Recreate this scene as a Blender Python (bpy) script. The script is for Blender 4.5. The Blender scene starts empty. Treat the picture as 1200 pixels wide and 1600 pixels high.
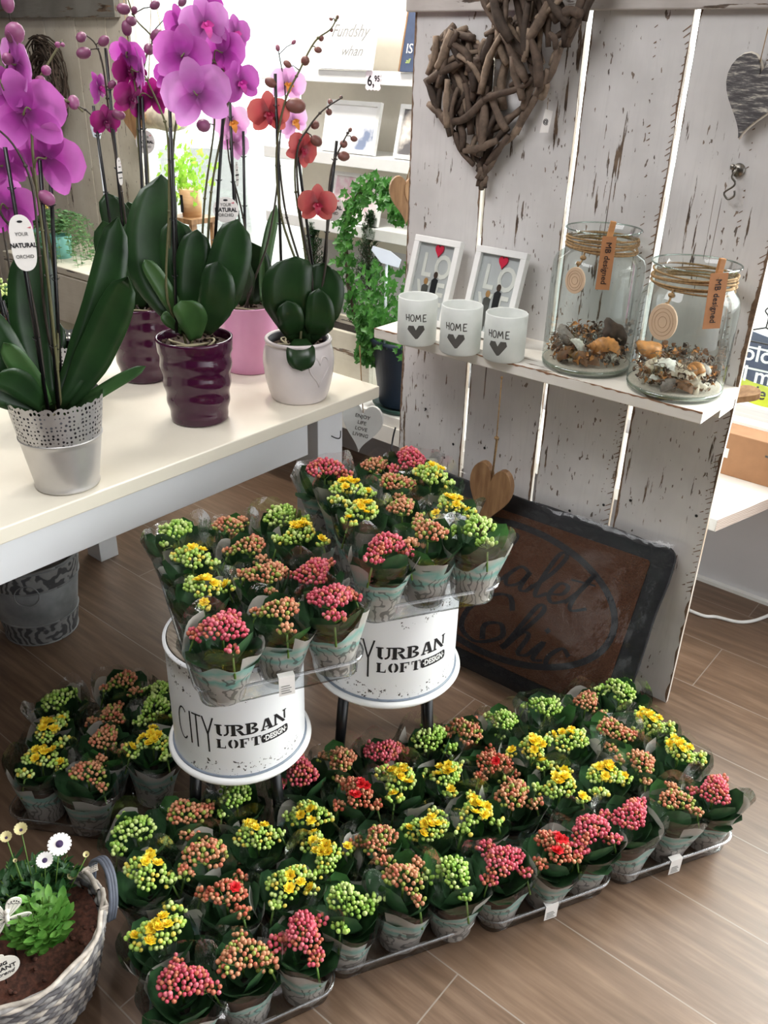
import bpy, bmesh, math, random
from mathutils import Vector, Matrix, noise
R_ = random.Random(7)
PI = math.pi
SC = bpy.context.scene
COL = SC.collection

# ------------------------------------------------------------------ camera, world, light, exposure
F_PX, CX, CY, EYE = 1345.0, 600.0, 800.0, 1.55
def _n(v): return v.normalized()
_d = _n(Vector((-78, 2560, F_PX))); _a = Vector((-1290 - CX, 58 - CY, F_PX)); _b = Vector((1887 - CX, 100 - CY, F_PX))
_Z = -_d
_Y0 = _n(_b - _Z * _b.dot(_Z)); _X1 = _Y0.cross(_Z); _X2 = -_n(_a - _Z * _a.dot(_Z))
_X = _n(_X1 + _X2); _Y = _Z.cross(_X)
ROT = Matrix((_X, _Y, _Z))
CAM = Vector((0, 0, EYE))
def ray(px, py): return ROT @ Vector((px - CX, py - CY, F_PX))
def onz(px, py, z): r = ray(px, py); return CAM + r * ((z - EYE) / r.z)
def ony(px, py, y): r = ray(px, py); return CAM + r * (y / r.y)
def onx(px, py, x): r = ray(px, py); return CAM + r * (x / r.x)
def proj(p):
    c = ROT.transposed() @ (Vector(p) - CAM); return (CX + F_PX * c.x / c.z, CY + F_PX * c.y / c.z)
def ath(px, py, base, dd=0.0):          # the point seen at (px, py) as far out over the floor as base
    r = ray(px, py); h = math.hypot(base[0], base[1]) + dd; return CAM + r * (h / math.hypot(r.x, r.y))
def zat(bx, by, py):                     # height over (bx, by) seen at image row py
    lo, hi = 0.0, 2.2
    for _ in range(40):
        m = (lo + hi) / 2
        if proj((bx, by, m))[1] > py: lo = m
        else: hi = m
    return lo

cd = bpy.data.cameras.new('camera'); cam = bpy.data.objects.new('camera', cd); COL.objects.link(cam)
cd.sensor_fit = 'VERTICAL'; cd.sensor_height = 36; cd.lens = F_PX * 36 / 1600; cd.clip_start = 0.02
M = Matrix((ROT.col[0], -ROT.col[1], -ROT.col[2])).transposed().to_4x4(); M.translation = CAM
cam.matrix_world = M; SC.camera = cam
SC.view_settings.view_transform = 'Standard'; SC.view_settings.look = 'None'; SC.view_settings.gamma = 1
SC.view_settings.use_curve_mapping = False; SC.view_settings.exposure = 0.35
W = bpy.data.worlds.new('sky_fill'); SC.world = W; W.use_nodes = True
nt = W.node_tree; bg = nt.nodes['Background']
tc = nt.nodes.new('ShaderNodeTexCoord'); sx = nt.nodes.new('ShaderNodeSeparateXYZ'); mr = nt.nodes.new('ShaderNodeMapRange')
dp = nt.nodes.new('ShaderNodeVectorMath'); dp.operation = 'DOT_PRODUCT'; dp.inputs[1].default_value = (.22, .9, .1)
nt.links.new(tc.outputs['Generated'], dp.inputs[0]); nt.links.new(dp.outputs['Value'], mr.inputs[0])
mr.inputs[1].default_value = -0.35; mr.inputs[2].default_value = 0.75; mr.inputs[3].default_value = 0.03; mr.inputs[4].default_value = 4.5  # sky doubles as added fill: bright past the windows, dimmed behind the camera
nt.links.new(mr.outputs[0], bg.inputs['Strength']); bg.inputs['Color'].default_value = (0.95, 0.97, 1.0, 1)
def area(name, loc, target, sx_, sy_, power, color=(1, 1, 1), spread=PI):
    l = bpy.data.lights.new(name, 'AREA'); l.shape = 'RECTANGLE'; l.size = sx_; l.size_y = sy_; l.energy = power; l.color = color
    l.spread = spread; o = bpy.data.objects.new(name, l); COL.objects.link(o); o.location = loc
    o.rotation_euler = (Vector(target) - Vector(loc)).to_track_quat('-Z', 'Y').to_euler(); return o
area('window_daylight', (-2.9, 2.9, 1.75), (-1.3, 0.6, 0.5), 1.4, 1.3, 26, (1, 0.98, 0.95))
area('side_window_daylight', (0.5, 2.95, 1.6), (-0.2, 1.2, 0.0), 1.6, 1.3, 46, (1, 0.98, 0.96), 2.1)
area('overhead_fill_light', (-1.45, 0.55, 2.62), (-1.15, 1.35, 0.5), 1.5, 0.8, 26, (0.98, 0.98, 1.0))  # added unseen fill, placed so the table shades the floor below it
area('shelf_fill_light', (-2.2, 1.9, 2.6), (-2.25, 2.6, 1.3), .4, .2, 26, (1, 0.95, 0.88))  # added unseen fill that brightens the back shelving

# ------------------------------------------------------------------ materials
def lin(h):
    h = h.lstrip('#'); c = [int(h[i:i + 2], 16) / 255 for i in (0, 2, 4)]
    return tuple((x / 12.92 if x <= .04045 else ((x + .055) / 1.055) ** 2.4) for x in c) + (1,)
class NM:
    def __init__(s, name):
        s.m = bpy.data.materials.new(name); s.m.use_nodes = True; s.t = s.m.node_tree; s.b = s.t.nodes['Principled BSDF']
        s.out = s.t.nodes['Material Output']
    def n(s, typ, **kw):
        x = s.t.nodes.new('ShaderNode' + typ)
        for k, v in kw.items():
            if k.startswith('i_'): x.inputs[k[2:].replace('_', ' ')].default_value = v
            else: setattr(x, k, v)
        return x
    def l(s, a, b): s.t.links.new(a, b)
    def coord(s, scale=(1, 1, 1), kind='Object', rot=(0, 0, 0)):
        c = s.n('TexCoord'); mp = s.n('Mapping'); mp.inputs['Scale'].default_value = scale; mp.inputs['Rotation'].default_value = rot
        s.l(c.outputs[kind], mp.inputs[0]); return mp.outputs[0]
    def noise(s, vec, scale, detail=3, rough=.5):
        x = s.n('TexNoise'); x.inputs['Scale'].default_value = scale; x.inputs['Detail'].default_value = detail; x.inputs['Roughness'].default_value = rough
        if vec is not None: s.l(vec, x.inputs['Vector'])
        return x.outputs[0]
    def ramp(s, fac, stops, interp='LINEAR'):
        r = s.n('ValToRGB'); e = r.color_ramp; e.interpolation = interp
        while len(e.elements) < len(stops): e.elements.new(1)
        for el, (p, c) in zip(e.elements, stops): el.position = p; el.color = c if len(c) == 4 else tuple(c) + (1,)
        s.l(fac, r.inputs[0]); return r.outputs[0]
    def mix(s, fac, a, b, typ='MIX'):
        x = s.n('Mix', data_type='RGBA', blend_type=typ)
        for sock, v in ((x.inputs[0], fac), (x.inputs[6], a), (x.inputs[7], b)):
            if hasattr(v, 'links') or hasattr(v, 'is_linked'): s.l(v, sock)
            else: sock.default_value = v
        return x.outputs[2]
    def math(s, op, a, b=0.0, clamp=False):
        x = s.n('Math', operation=op, use_clamp=clamp)
        for i, v in enumerate((a, b)):
            if hasattr(v, 'is_linked'): s.l(v, x.inputs[i])
            else: x.inputs[i].default_value = v
        return x.outputs[0]
    def bump(s, h, strength=.3, dist=.002):
        b = s.n('Bump'); b.inputs['Strength'].default_value = strength; b.inputs['Distance'].default_value = dist
        s.l(h, b.inputs['Height']); s.l(b.outputs[0], s.b.inputs['Normal']); return b.outputs[0]
    def base(s, v):
        if hasattr(v, 'is_linked'): s.l(v, s.b.inputs['Base Color'])
        else: s.b.inputs['Base Color'].default_value = v
    def set(s, rough=.5, metal=0, spec=None):
        s.b.inputs['Roughness'].default_value = rough; s.b.inputs['Metallic'].default_value = metal
        if spec is not None: s.b.inputs['Specular IOR Level'].default_value = spec
        return s
MATS = {}
def plain(name, h, rough=.5, metal=0, var=.12, scale=30, spec=None, bump=0):
    if name in MATS: return MATS[name]
    k = NM(name); c = lin(h); v = k.coord(); nz = k.noise(v, scale)
    d = tuple(x * (1 - var) for x in c[:3]) + (1,); e = tuple(min(1, x * (1 + var)) for x in c[:3]) + (1,)
    k.base(k.ramp(nz, [(.3, d), (.7, e)])); k.set(rough, metal, spec)
    if bump: k.bump(nz, bump)
    MATS[name] = k.m; return k.m
def leafy(name, h, h2, rough=.35, trans=.25, scale=40):
    k = NM(name); v = k.coord(); nz = k.noise(v, scale, 4); c = k.ramp(nz, [(.3, lin(h)), (.7, lin(h2))])
    k.base(c); k.set(rough); k.bump(nz, .25)
    tr = k.n('BsdfTranslucent'); k.l(c, tr.inputs[0]); mx = k.n('MixShader'); mx.inputs[0].default_value = trans
    k.l(k.b.outputs[0], mx.inputs[1]); k.l(tr.outputs[0], mx.inputs[2]); k.l(mx.outputs[0], k.out.inputs[0]); return k.m
def chipped(name, base, dirt, chip='#4a3d33', axis='Z', amount=.5, seed=0.0, chipscale=1.0):
    k = NM(name); c = k.n('TexCoord'); mp = k.n('Mapping'); k.l(c.outputs['Object'], mp.inputs[0])
    st = {'Z': (14, 14, 1.3), 'X': (1.3, 14, 14), 'Y': (14, 1.3, 14)}[axis]
    mp.inputs['Scale'].default_value = tuple(x * chipscale for x in st); mp.inputs['Location'].default_value = (seed, seed * 1.7, seed * .6)
    n1 = k.noise(mp.outputs[0], 3.2, 6, .62)
    mp2 = k.n('Mapping'); k.l(c.outputs['Object'], mp2.inputs[0]); mp2.inputs['Scale'].default_value = tuple(x * .22 for x in st); mp2.inputs['Location'].default_value = (seed * 3, 2, seed)
    n2 = k.noise(mp2.outputs[0], 3.0, 2)
    n3 = k.noise(k.coord(), 5, 4)
    cmb = k.math('ADD', n1, k.math('MULTIPLY', k.math('SUBTRACT', n2, .5), .55))
    th = .73 - .1 * amount
    mask = k.ramp(cmb, [(th, (0, 0, 0, 1)), (th + .018, (1, 1, 1, 1))])
    paint = k.ramp(n3, [(.3, lin(dirt)), (.65, lin(base))])
    streak = k.noise(k.coord(tuple(x * 1.0 for x in st)), 9, 3)
    paint = k.mix(k.math('MULTIPLY', k.ramp(streak, [(.5, (0, 0, 0, 1)), (.75, (1, 1, 1, 1))]), .35), paint, lin(dirt))
    chipc = k.ramp(k.noise(k.coord(), 22, 3), [(.35, lin(chip)), (.65, lin('#86705c'))])
    if axis == 'Z':
        sp = k.noise(k.coord((34, 34, 11)), 3.5, 2, .5); pm = k.noise(k.coord((3, 3, 1.5)), 2.0, 2)
        cr = k.noise(k.coord((46, 46, .9)), 2.2, 2, .5)
        m2 = k.math('ADD', k.math('MULTIPLY', k.math('GREATER_THAN', sp, .69), k.math('GREATER_THAN', pm, .47)), k.math('GREATER_THAN', cr, .745), True)
        mask = k.math('MAXIMUM', mask, k.math('MULTIPLY', m2, .9))
    k.base(k.mix(mask, paint, chipc)); k.set(.55)
    k.bump(k.math('SUBTRACT', k.math('MULTIPLY', streak, .3), mask), .6, .0015); return k.m

m_plank = [chipped('chipped_white_plank_%s' % w, '#e6e3e1', '#cfccca', seed=s, amount=a * .78, chipscale=1.7) for w, s, a in (('a', 1.3, 1.1), ('b', 4.1, .9), ('c', 7.7, .85), ('d', 12.2, 1.15), ('e', 17.3, 1.2))]
m_beam = chipped('chipped_beam', '#d8d2cd', '#aaa29c', axis='X', amount=.9, seed=5)
m_shelf = chipped('chipped_shelf', '#f3eee6', '#e4ddd2', chip='#7a5b42', axis='X', amount=.35, seed=9)
m_edge = chipped('worn_plank_edge', '#e9e5e0', '#b9a48e', chip='#7a6048', axis='Z', amount=1.1, seed=3)
m_bare = plain('bare_worn_wood', '#7d6552', .85, var=.35, scale=90)
m_oldwhite = chipped('old_white_back', '#ece5d8', '#d3c9b9', axis='Z', amount=.6, seed=21)
m_bench = chipped('bench_white', '#f4f1ec', '#e8e2d8', axis='X', amount=.2, seed=31)
m_trough = chipped('cream_trough', '#e3dccb', '#c9c0ab', chip='#6d6a66', axis='X', amount=.9, seed=41)
m_table = plain('table_white', '#eee7d6', .28, var=.03, scale=6)
m_tedge = plain('table_edge_white', '#e8eaed', .4, var=.03, scale=6)
m_wall = plain('wall_white', '#e9e7e4', .8, var=.03, scale=4)
m_wallgrey = plain('wall_grey_paint', '#d8d6d9', .7, var=.04, scale=4)
m_darkwall = plain('dark_wall_paint', '#6f6c6e', .8, var=.05, scale=4)
m_white = plain('white_gloss', '#f2f2f0', .3, var=.02)
m_paper = plain('white_card', '#efebe6', .6, var=.03)
m_black = plain('black_ink', '#16151a', .6, var=.05)
m_grey = plain('grey_ink', '#8c8c88', .6)
m_dgrey = plain('dark_grey_ink', '#55534f', .7, var=.1)
m_blackmetal = plain('black_metal', '#101012', .35, var=.1)
m_drum = None
def mk_drum():
    k = NM('white_distressed_metal'); v = k.coord(); c = k.n('TexCoord'); s = k.n('SeparateXYZ'); k.l(c.outputs['Object'], s.inputs[0])
    n1 = k.noise(v, 110, 3, .7); n2 = k.noise(v, 16, 2)
    z = s.outputs['Z']                                # wear gathers near the top and bottom rims
    e1 = k.math('LESS_THAN', z, .055); e2 = k.math('GREATER_THAN', z, .20); e = k.math('ADD', e1, e2, True)
    m = k.math('MULTIPLY', k.math('MULTIPLY', k.math('GREATER_THAN', n1, .60), k.math('GREATER_THAN', n2, .52)), e)
    k.base(k.mix(m, lin('#f0f1f2'), lin('#3a3330'))); k.set(.35); return k.m
m_drum = mk_drum()
def mk_floor():
    k = NM('wood_look_floor_tiles'); v = k.coord(); mp = k.n('Mapping'); k.l(v, mp.inputs[0]); mp.inputs['Location'].default_value = (.53, -.006, 0)
    b = k.n('TexBrick'); k.l(mp.outputs[0], b.inputs[0])
    b.inputs['Scale'].default_value = 1; b.inputs['Brick Width'].default_value = 1.2; b.inputs['Row Height'].default_value = .23
    b.inputs['Mortar Size'].default_value = .0015; b.inputs['Mortar Smooth'].default_value = .1; b.offset = .36; b.offset_frequency = 2
    b.inputs['Color1'].default_value = (0, 0, 0, 1); b.inputs['Color2'].default_value = (1, 1, 1, 1); b.inputs['Mortar'].default_value = (.5, .5, .5, 1)
    g = k.coord((1.4, 16, 1)); n1 = k.noise(g, 3.0, 6, .6); n2 = k.noise(k.coord((.9, 4, 1)), 2.2, 4)
    wood = k.ramp(n1, [(.3, lin('#584637')), (.5, lin('#715a49')), (.7, lin('#8c7461'))])
    wood = k.mix(k.math('MULTIPLY', n2, .5), wood, lin('#574232'))
    wood = k.mix(k.math('MULTIPLY', b.outputs['Color'], .22), wood, lin('#8a6f58'))
    k.base(k.mix(b.outputs['Fac'], wood, lin('#8d8176'))); k.set(.33)
    k.bump(k.math('SUBTRACT', k.math('MULTIPLY', n1, .25), b.outputs['Fac']), .3, .001); return k.m
m_floor = mk_floor()
def film(name, fac=.14, tint='#ffffff', rough=.12, bumps=60, bstr=.6):
    k = NM(name); t = k.n('BsdfTransparent'); t.inputs[0].default_value = lin(tint); g = k.n('BsdfGlossy'); g.inputs['Roughness'].default_value = rough
    nz = k.noise(k.coord(), bumps, 3); bp = k.n('Bump'); bp.inputs['Strength'].default_value = bstr; bp.inputs['Distance'].default_value = .004
    k.l(nz, bp.inputs['Height']); k.l(bp.outputs[0], g.inputs['Normal'])
    lw = k.n('LayerWeight'); lw.inputs[0].default_value = .25; k.l(bp.outputs[0], lw.inputs['Normal'])
    f = k.math('ADD', k.math('MULTIPLY', lw.outputs['Fresnel'], .55), fac, True)
    mx = k.n('MixShader'); k.l(f, mx.inputs[0]); k.l(t.outputs[0], mx.inputs[1]); k.l(g.outputs[0], mx.inputs[2]); k.l(mx.outputs[0], k.out.inputs[0])
    k.t.nodes.remove(k.b); return k.m
m_film = film('clear_film', .15)
m_tray = film('clear_tray_plastic', .13, '#f4f6f8', .08, 25, .3)
m_bagfilm = film('crinkled_bag_film', .018, '#ffffff', .1, 26, 1.0)
m_glass = film('thin_clear_glass', .03, '#f9fdfb', .02, 2, .0)
m_glassrim = film('glass_edge', .22, '#e3f2ec', .03, 2, .0)
def mk_print(name):
    k = NM(name); v = k.coord(); c = k.n('TexCoord'); s = k.n('SeparateXYZ'); k.l(c.outputs['Object'], s.inputs[0]); z = s.outputs['Z']
    wz = k.math('ADD', z, k.math('MULTIPLY', k.math('SUBTRACT', k.noise(v, 22, 2), .5), .06))
    bands = k.ramp(k.math('MULTIPLY', wz, 7.0), [(.0, lin('#a09c96')), (.40, lin('#b8b4ad')), (.50, lin('#78b3a8')), (.58, lin('#cac6be')), (.68, lin('#8abfb4')), (.8, lin('#c6c2ba'))])
    wv = k.n('TexWave'); wv.inputs['Scale'].default_value = 26; wv.inputs['Distortion'].default_value = 14; wv.inputs['Detail'].default_value = 2; k.l(v, wv.inputs[0])
    ink = k.math('MULTIPLY', k.math('GREATER_THAN', wv.outputs['Fac'], .86), k.math('LESS_THAN', z, .085))
    k.base(k.mix(k.math('MULTIPLY', ink, .7), bands, lin('#4d4b4a'))); k.set(.3); k.bump(k.noise(v, 45, 2), .6, .003)
    tr = k.n('BsdfTransparent'); mx = k.n('MixShader'); mx.inputs[0].default_value = .72
    k.l(tr.outputs[0], mx.inputs[1]); k.l(k.b.outputs[0], mx.inputs[2]); k.l(mx.outputs[0], k.out.inputs[0]); return k.m
m_print = mk_print('printed_sleeve_film')
m_kleaf = leafy('kalanchoe_leaf', '#243d28', '#375a36', .34, .10)
m_kleaf2 = leafy('kalanchoe_leaf_lighter', '#2c5528', '#44763a', .35, .15)
m_stemg = plain('green_stalk', '#5d7d33', .5)
m_pot = plain('terracotta_brown_pot', '#4d2a20', .6)
m_soil = plain('dark_soil', '#2a211b', .95, var=.5, scale=160, bump=.8)
BUD = {k: plain('bud_' + k, h, .4, var=.15, scale=60) for k, h in dict(pink='#c04a5c', rose='#d06a76', coral='#bf6c52', salmon='#c58a66', rust='#b3563e', green='#86ad45', lime='#a6c65c', pale='#c3d684', olive='#93a048', butter='#e2cd58').items()}
BLO = {'yellow': plain('yellow_petal', '#fbdd3c', .5, var=.15, scale=120), 'red': plain('red_petal', '#dc2a30', .5, var=.2, scale=120), 'pink': plain('pink_petal', '#e8476f', .5, var=.2, scale=120)}
m_amber = plain('amber_petal', '#f3bd20', .5, var=.1)
m_twig = [plain('twig_bark_%s' % a, h, .85, var=.35, scale=60, bump=.8) for a, h in (('a', '#54453a'), ('b', '#6a5a4d'), ('c', '#43372e'), ('d', '#837160'))]
def wood(name, h1, h2, axis=(1, 1, 9), rough=.5):
    k = NM(name); nz = k.noise(k.coord(axis), 9, 5); k.base(k.ramp(nz, [(.3, lin(h1)), (.7, lin(h2))])); k.set(rough); k.bump(nz, .2); return k.m
m_mango = wood('mango_wood', '#7d5a3c', '#a5805a', (9, 9, 1.5))
m_topwood = wood('grey_wood_top', '#6b5f52', '#a99c8b', (3, 22, 3), .6)
m_twine = plain('jute_twine', '#9a7d57', .9, var=.3, scale=200, bump=.5)
m_card = plain('cardboard', '#a87b58', .8, var=.06)
m_kraft = plain('kraft_tag', '#b07a50', .7, var=.06)

# ------------------------------------------------------------------ mesh helpers
class MB:
    def __init__(s): s.v = []; s.f = []; s.mi = []; s.sm = []
    def add(s, vs, fs, mi=0, smooth=True):
        o = len(s.v); s.v += [tuple(x) for x in vs]; s.f += [tuple(i + o for i in f) for f in fs]
        s.mi += [mi] * len(fs); s.sm += [smooth] * len(fs); return s
    def box(s, a, b, mi=0, mat=None, bev=0.0):
        x0, y0, z0 = a; x1, y1, z1 = b
        if bev:
            bm = bmesh.new(); bmesh.ops.create_cube(bm, size=1)
            for v in bm.verts: v.co = Vector(((x0 + x1) / 2 + v.co.x * (x1 - x0), (y0 + y1) / 2 + v.co.y * (y1 - y0), (z0 + z1) / 2 + v.co.z * (z1 - z0)))
            bmesh.ops.bevel(bm, geom=bm.edges[:], offset=bev, segments=2, affect='EDGES', profile=.5)
            bm.verts.index_update(); vs = [v.co.copy() for v in bm.verts]; fs = [[v.index for v in f.verts] for f in bm.faces]; bm.free()
        else:
            vs = [Vector(p) for p in ((x0, y0, z0), (x1, y0, z0), (x1, y1, z0), (x0, y1, z0), (x0, y0, z1), (x1, y0, z1), (x1, y1, z1), (x0, y1, z1))]
            fs = [(0, 3, 2, 1), (4, 5, 6, 7), (0, 1, 5, 4), (1, 2, 6, 5), (2, 3, 7, 6), (3, 0, 4, 7)]
        if mat is not None: vs = [mat @ v for v in vs]
        return s.add(vs, fs, mi, False)
    def tube(s, pts, r, seg=8, mi=0, cap=True):
        pts = [Vector(p) for p in pts]; n = len(pts); rs = r if isinstance(r, (list, tuple)) else [r] * n
        t0 = (pts[1] - pts[0]).normalized(); up = Vector((0, 0, 1)) if abs(t0.z) < .9 else Vector((1, 0, 0)); u = t0.cross(up).normalized(); vs = []
        for i, p in enumerate(pts):
            t = (pts[min(i + 1, n - 1)] - pts[max(i - 1, 0)]).normalized(); u = (u - t * u.dot(t)).normalized(); w = t.cross(u)
            for k in range(seg): a = 2 * PI * k / seg; vs.append(p + (u * math.cos(a) + w * math.sin(a)) * rs[i])
        fs = [(i * seg + k, i * seg + (k + 1) % seg, (i + 1) * seg + (k + 1) % seg, (i + 1) * seg + k) for i in range(n - 1) for k in range(seg)]
        if cap: fs += [tuple(range(seg))[::-1], tuple((n - 1) * seg + k for k in range(seg))]
        return s.add(vs, fs, mi)
    def lathe(s, prof, seg=32, mi=0, c=(0, 0, 0), wob=None, mis=None):
        vs = []; fs = []; n = len(prof)
        for i, (r, z) in enumerate(prof):
            for k in range(seg):
                a = 2 * PI * k / seg; rr = r * (wob(a, z) if wob else 1); vs.append((c[0] + rr * math.cos(a), c[1] + rr * math.sin(a), c[2] + z))
        for i in range(n - 1):
            for k in range(seg): fs.append((i * seg + k, i * seg + (k + 1) % seg, (i + 1) * seg + (k + 1) % seg, (i + 1) * seg + k))
        if mis:
            o = 0
            for i in range(n - 1): s.add(vs, fs[i * seg:(i + 1) * seg], mis[i]) if False else None
        return s.add(vs, fs, mi)
    def ball(s, c, r, sc=(1, 1, 1), seg=8, rings=5, mi=0, axis=None, mi_low=None):
        c = Vector(c); q = Vector((0, 0, 1)).rotation_difference(Vector(axis)) if axis is not None else None; vs = []; low = []; hi = []
        P = [Vector((0, 0, -1))]
        for i in range(1, rings):
            ph = PI * i / rings
            for k in range(seg): a = 2 * PI * k / seg; P.append(Vector((math.sin(ph) * math.cos(a), math.sin(ph) * math.sin(a), -math.cos(ph))))
        P.append(Vector((0, 0, 1)))
        for p in P:
            p = Vector((p.x * sc[0], p.y * sc[1], p.z * sc[2])) * r
            if q: p = q @ p
            vs.append(c + p)
        T = len(P) - 1; fs = []
        for k in range(seg): fs.append((0, 1 + (k + 1) % seg, 1 + k))
        for i in range(rings - 2):
            for k in range(seg): a = 1 + i * seg + k; b = 1 + i * seg + (k + 1) % seg; fs.append((a, b, b + seg, a + seg))
        for k in range(seg): fs.append((T, 1 + (rings - 2) * seg + k, 1 + (rings - 2) * seg + (k + 1) % seg))
        if mi_low is None: return s.add(vs, fs, mi)
        h = seg * (rings // 2); o = len(s.v); s.add(vs, fs, mi)
        for j in range(h): s.mi[len(s.mi) - len(fs) + j] = mi_low
        return s
    def prism(s, outline, t, mat=None, mi=0, smooth=False):      # outline in local XY, thickness along +Z
        n = len(outline); vs = [Vector((x, y, 0)) for x, y in outline] + [Vector((x, y, t)) for x, y in outline]
        if mat is not None: vs = [mat @ v for v in vs]
        return s.add(vs, [tuple(range(n))[::-1], tuple(range(n, 2 * n))] + [(i, (i + 1) % n, n + (i + 1) % n, n + i) for i in range(n)], mi, smooth)
    def leaf(s, base, tip, width, bend=0.0, fold=.15, normal=(0, 0, 1), n=7, mi=0, shape=None, cup=0, mid=None, wavy=0):
        base, tip = Vector(base), Vector(tip); d = tip - base; L = d.length; t = d.normalized(); nv = Vector(normal); nv = (nv - t * nv.dot(t)).normalized(); sd = t.cross(nv)
        vs = []; shape = shape or (lambda u: math.sin(PI * min(1, u * .93 + .05)) ** .7)
        cols = (-1, -.5, 0, .5, 1); mid = Vector(mid) if mid is not None else None
        for i in range(n + 1):
            u = i / n
            c = base.lerp(tip, u) + nv * (bend * L * 4 * u * (1 - u)) if mid is None else base * (1 - u) ** 2 + mid * 2 * u * (1 - u) + tip * u * u
            w = width * .5 * shape(u)
            for q in cols: vs.append(c + sd * (q * w) + nv * (abs(q) * w * fold + (cup * q * q * w)) + nv * (wavy * w * math.sin(u * 17 + q * 2) * abs(q)))
        fs = [(i * 5 + k, i * 5 + k + 1, (i + 1) * 5 + k + 1, (i + 1) * 5 + k) for i in range(n) for k in range(4)]
        return s.add(vs, fs, mi)
    def mesh(s, name, mats):
        m = bpy.data.meshes.new(name); m.from_pydata(s.v, [], s.f)
        for x in (mats if isinstance(mats, (list, tuple)) else [mats]): m.materials.append(x)
        m.polygons.foreach_set('material_index', s.mi); m.polygons.foreach_set('use_smooth', s.sm); m.update(); return m
    def build(s, name, mats, parent=None, loc=None, rot=None):
        return link(name, s.mesh(name, mats), parent, loc, rot)
def link(name, mesh, parent=None, loc=None, rot=None):
    o = bpy.data.objects.new(name, mesh); COL.objects.link(o)
    if parent is not None: o.parent = parent
    if loc is not None: o.location = loc
    if rot is not None: o.rotation_euler = rot
    return o
def tag(o, label, cat, group=None, kind=None):
    if kind == 'structure': o['kind'] = kind; return o
    o['label'] = label; o['category'] = cat
    if group: o['group'] = group
    if kind: o['kind'] = kind
    return o
def thing(name, label, cat, loc=(0, 0, 0), rz=0, group=None):
    o = bpy.data.objects.new(name, None); COL.objects.link(o); o.location = loc; o.rotation_euler = (0, 0, rz); o.empty_display_size = .02
    return tag(o, label, cat, group)
def struct(name, mb, mats): o = mb.build(name, mats); o['kind'] = 'structure'; return o
def solid(o, t, off=0):
    m = o.modifiers.new('thick', 'SOLIDIFY'); m.thickness = t; m.offset = off; return o
def bevel(o, w=.002):
    m = o.modifiers.new('bev', 'BEVEL'); m.width = w; m.segments = 2; m.limit_method = 'ANGLE'; return o
def frame_matrix(origin, xdir, ydir):        # local X, Y -> world directions, Z = X x Y
    x = Vector(xdir).normalized(); y = Vector(ydir); y = (y - x * y.dot(x)).normalized(); z = x.cross(y)
    m = Matrix((x, y, z)).transposed().to_4x4(); m.translation = Vector(origin); return m
def glyphs(body, size, bold=0.0, shear=0.0, spacing=1.0, ext=.0004, align='CENTER'):
    c = bpy.data.curves.new('lettering', 'FONT'); c.body = body; c.size = size; c.offset = bold; c.shear = shear; c.space_character = spacing
    c.extrude = ext; c.align_x = align; c.align_y = 'CENTER'; c.resolution_u = 3
    o = bpy.data.objects.new('lettering', c); COL.objects.link(o); bpy.context.view_layer.update()
    m = bpy.data.meshes.new_from_object(o.evaluated_get(bpy.context.evaluated_depsgraph_get())); COL.objects.unlink(o); bpy.data.objects.remove(o)
    vs = [v.co.copy() for v in m.vertices]; fs = [tuple(p.vertices) for p in m.polygons]; bpy.data.meshes.remove(m); return vs, fs
def text(body, size, mat, mtx, parent=None, name='lettering', sx=1.0, **kw):
    vs, fs = glyphs(body, size, **kw); mb = MB(); mb.add([mtx @ Vector((v.x * sx, v.y, v.z)) for v in vs], fs, 0, False); return mb.build(name, mat, parent)
def heart_pts(w, h, n=40, cx=0, cy=0):
    P = []
    for i in range(n):
        t = 2 * PI * i / n; x = 16 * math.sin(t) ** 3; y = 13 * math.cos(t) - 5 * math.cos(2 * t) - 2 * math.cos(3 * t) - math.cos(4 * t)
        P.append((cx + x / 32 * w, cy + (y + 2.5) / 29 * h))
    return P[::-1]
def smooth_path(pts, k=4):
    pts = [Vector(p) for p in pts]; out = []
    for i in range(len(pts) - 1):
        a, b, c, d = pts[max(i - 1, 0)], pts[i], pts[i + 1], pts[min(i + 2, len(pts) - 1)]
        for j in range(k):
            t = j / k; out.append(.5 * ((2 * b) + (c - a) * t + (2 * a - 5 * b + 4 * c - d) * t * t + (3 * b - a - 3 * c + d) * t ** 3))
    out.append(pts[-1]); return out
def copy_tree(o, parent=None):
    c = o.copy(); COL.objects.link(c)
    if parent is not None: c.parent = parent
    for ch in list(KIDS.get(o.name, [])): copy_tree(ch, c)
    return c
KIDS = {}
def index_kids(root):
    for o in bpy.data.objects:
        if o.parent is not None:
            L = KIDS.setdefault(o.parent.name, [])
            if o not in L: L.append(o)

# ------------------------------------------------------------------ the room
WY = 2.66                                   # inner face of the back wall
mb = MB(); mb.box((-6.5, -1.2, -.05), (2.5, 4.5, 0)); struct('floor', mb, m_floor)
mb = MB(); mb.box((-6.5, -1.2, 2.7), (2.5, WY + .1, 2.75)); struct('ceiling', mb, m_wall)
mb = MB()                                   # the back wall, pierced by two windows
mb.box((-6.5, WY, 0), (-3.75, WY + .14, 2.7)); mb.box((-3.75, WY, 0), (-2.62, WY + .14, .5)); mb.box((-2.62, WY, .5), (-2.02, WY + .14, 2.7))
mb.box((-2.62, WY, 0), (2.5, WY + .14, .5)); mb.box((-3.75, WY, 2.35), (-2.62, WY + .14, 2.7)); mb.box((-2.02, WY, 2.35), (2.5, WY + .14, 2.7))
struct('wall_back', mb, m_wallgrey)
mb = MB(); mb.box((-6.5, -1.2, 0), (-6.4, WY, 2.7)); struct('wall_left', mb, m_darkwall)
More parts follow.
